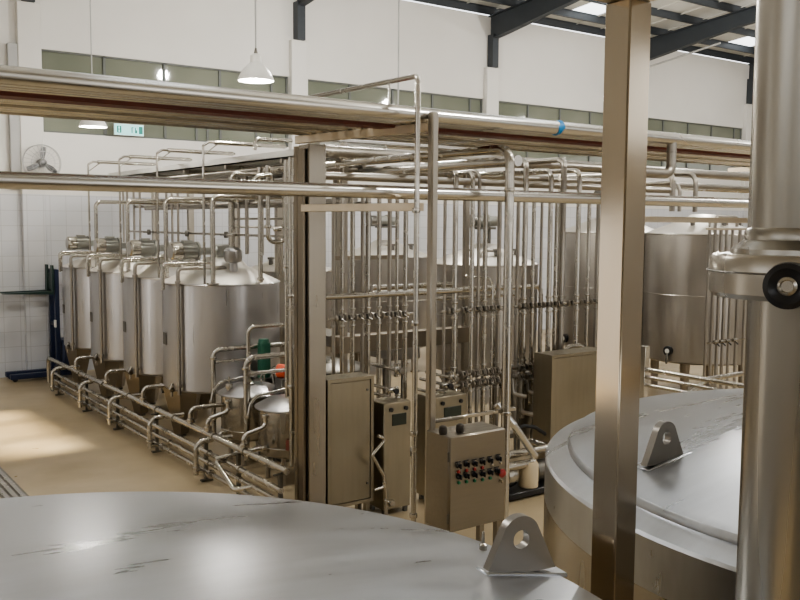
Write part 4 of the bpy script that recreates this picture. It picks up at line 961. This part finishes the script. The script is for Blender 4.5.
# ------------------------------------------------------------------ square column and its beams
cx, cy = 2.047, 1.745
t = thing('square_column', 'square stainless column with brown tinted faces standing between the two near tanks', 'column', (cx, cy, 0))
hw = .047
MB().box((cx-hw, cy-hw, 0), (cx+hw, cy+hw, 3.63), .005).build('shaft', 'column', t)
MB().box((cx-hw-2.6, cy-.045, 3.63), (cx+hw, cy+.045, 3.73), .004).build('cross_beam', 'beam', t)
MB().box((cx-.045, cy-.045-2.2, 3.63), (cx+.045, cy-.046, 3.73), .004).build('long_beam', 'beam', t)
MB().box((cx-.12, cy-.12, 0), (cx+.12, cy+.12, .02)).build('base_plate', 'column', t)
# flat bar glimpsed beside the column
# ------------------------------------------------------------------ near pipe with clamp
D = .9
d = FW + (800-400)/F*RX + (270-300)/F*DY; c = Vector((0, 0, H)) + d*D
pc = Vector((c.x, c.y, 0))
t = thing('near_pipe', 'close upright steel pipe with a thick clamp joint at the right edge', 'pipe', (pc.x, pc.y, 2.03))
def zat(y): return (Vector((0, 0, H)) + (FW + (800-400)/F*RX + (y-300)/F*DY)*D).z
MB().tube([(pc.x, pc.y, zat(232)), (pc.x, pc.y, 4.6)], .051, seg=40).build('upper_pipe', 'near_pipe', t)
MB().tube([(pc.x, pc.y, 2.02), (pc.x, pc.y, zat(294))], .0485, seg=40).build('lower_pipe', 'near_pipe', t)
zt, zb = zat(256), zat(294)
MB().lathe([(.051, zat(228)), (.054, zat(232)), (.054, zat(240)), (.066, zat(249)), (.067, zt)], pc, seg=40).build('ferrule', 'near_pipe', t)
k_ = MB().lathe([(.058, zb-.003), (.082, zb-.003), (.0865, zb+.002), (.087, (zt+zb)/2), (.0865, zt-.002), (.083, zt+.002), (.06, zt+.002)], pc, seg=48).build('clamp', 'post', t)
MB().torus((pc.x, pc.y, (zt+zb)/2+.004), .0885, .001, seg=48, sub=6).build('clamp_seam', 'dark_steel', k_)
# clamp knob facing the viewer
kd = d.normalized(); kc = Vector((0, 0, H)) + (FW + (788-400)/F*RX + (286-300)/F*DY)*(D-.105)
ax = Vector((-kd.x, -kd.y, 0)).normalized(); ax = (ax*1.0+Vector((-.25, .0, 0))).normalized()
MB().tube([kc-ax*.06, kc-ax*.0], .008, seg=12).build('clamp_bolt', 'pipe', t)
kn = MB().lathe([(.012, -.02), (.0205, -.016), (.0215, -.004), (.0205, .006), (.016, .0085), (.009, .004)], kc, ax, 36).build('clamp_knob', 'black', t)
MB().lathe([(.0085, .0), (.0085, .007), (.006, .009), (.005, .005), (0, .005)], kc, ax, 20).build('knob_insert', 'pipe', kn)

# ------------------------------------------------------------------ light
w = bpy.data.worlds.new('daylight'); SC.world = w; w.use_nodes = True
N, L = w.node_tree.nodes, w.node_tree.links
bg = N['Background']
g = N.new('ShaderNodeTexCoord'); sp = N.new('ShaderNodeSeparateXYZ'); L.new(g.outputs['Generated'], sp.inputs[0])
cr = N.new('ShaderNodeValToRGB'); e = cr.color_ramp.elements
e[0].position = .35; e[0].color = (.50, .42, .32, 1); e[1].position = .62; e[1].color = (.93, .96, 1, 1)
mr = N.new('ShaderNodeMapRange'); mr.inputs['From Min'].default_value = -1; mr.inputs['From Max'].default_value = 1
L.new(sp.outputs['Z'], mr.inputs['Value']); L.new(mr.outputs[0], cr.inputs[0]); L.new(cr.outputs[0], bg.inputs['Color'])
bg.inputs['Strength'].default_value = 2.6
def lamp(name, typ, loc, rot, energy, col, **k):
    l = bpy.data.lights.new(name, typ); l.energy = energy; l.color = col
    for a_, v in k.items(): setattr(l, a_, v)
    o = bpy.data.objects.new(name, l); C.objects.link(o); o.location = loc; o.rotation_euler = rot; return o
sd = Vector((6.0, 1.6, -8.9)).normalized()
s = lamp('sun', 'SUN', (0, 0, 20), sd.to_track_quat('-Z', 'Y').to_euler(), 16.0, (1, .86, .62), angle=radians(2.5))
for x, y in ((0, 8), (9, 13), (17, 12), (8, 3), (24, 11), (16, 4)):  # unseen point lights added to brighten roof and walls
    lamp('fill_light', 'POINT', (x, y, 6.9), (0, 0, 0), 560, (1, .97, .92), shadow_soft_size=.13)

# ------------------------------------------------------------------ camera
cam = bpy.data.cameras.new('camera'); co = bpy.data.objects.new('camera', cam); C.objects.link(co)
cam.sensor_width = 36; cam.lens = F/800*36; cam.clip_start = .05
m = Matrix((( RX.x, -DY.x, -FW.x, 0), (RX.y, -DY.y, -FW.y, 0), (RX.z, -DY.z, -FW.z, H), (0, 0, 0, 1)))
co.matrix_world = m
SC.camera = co
SC.view_settings.view_transform = 'AgX'
SC.view_settings.look = 'AgX - Medium High Contrast'
SC.view_settings.exposure = 0.0
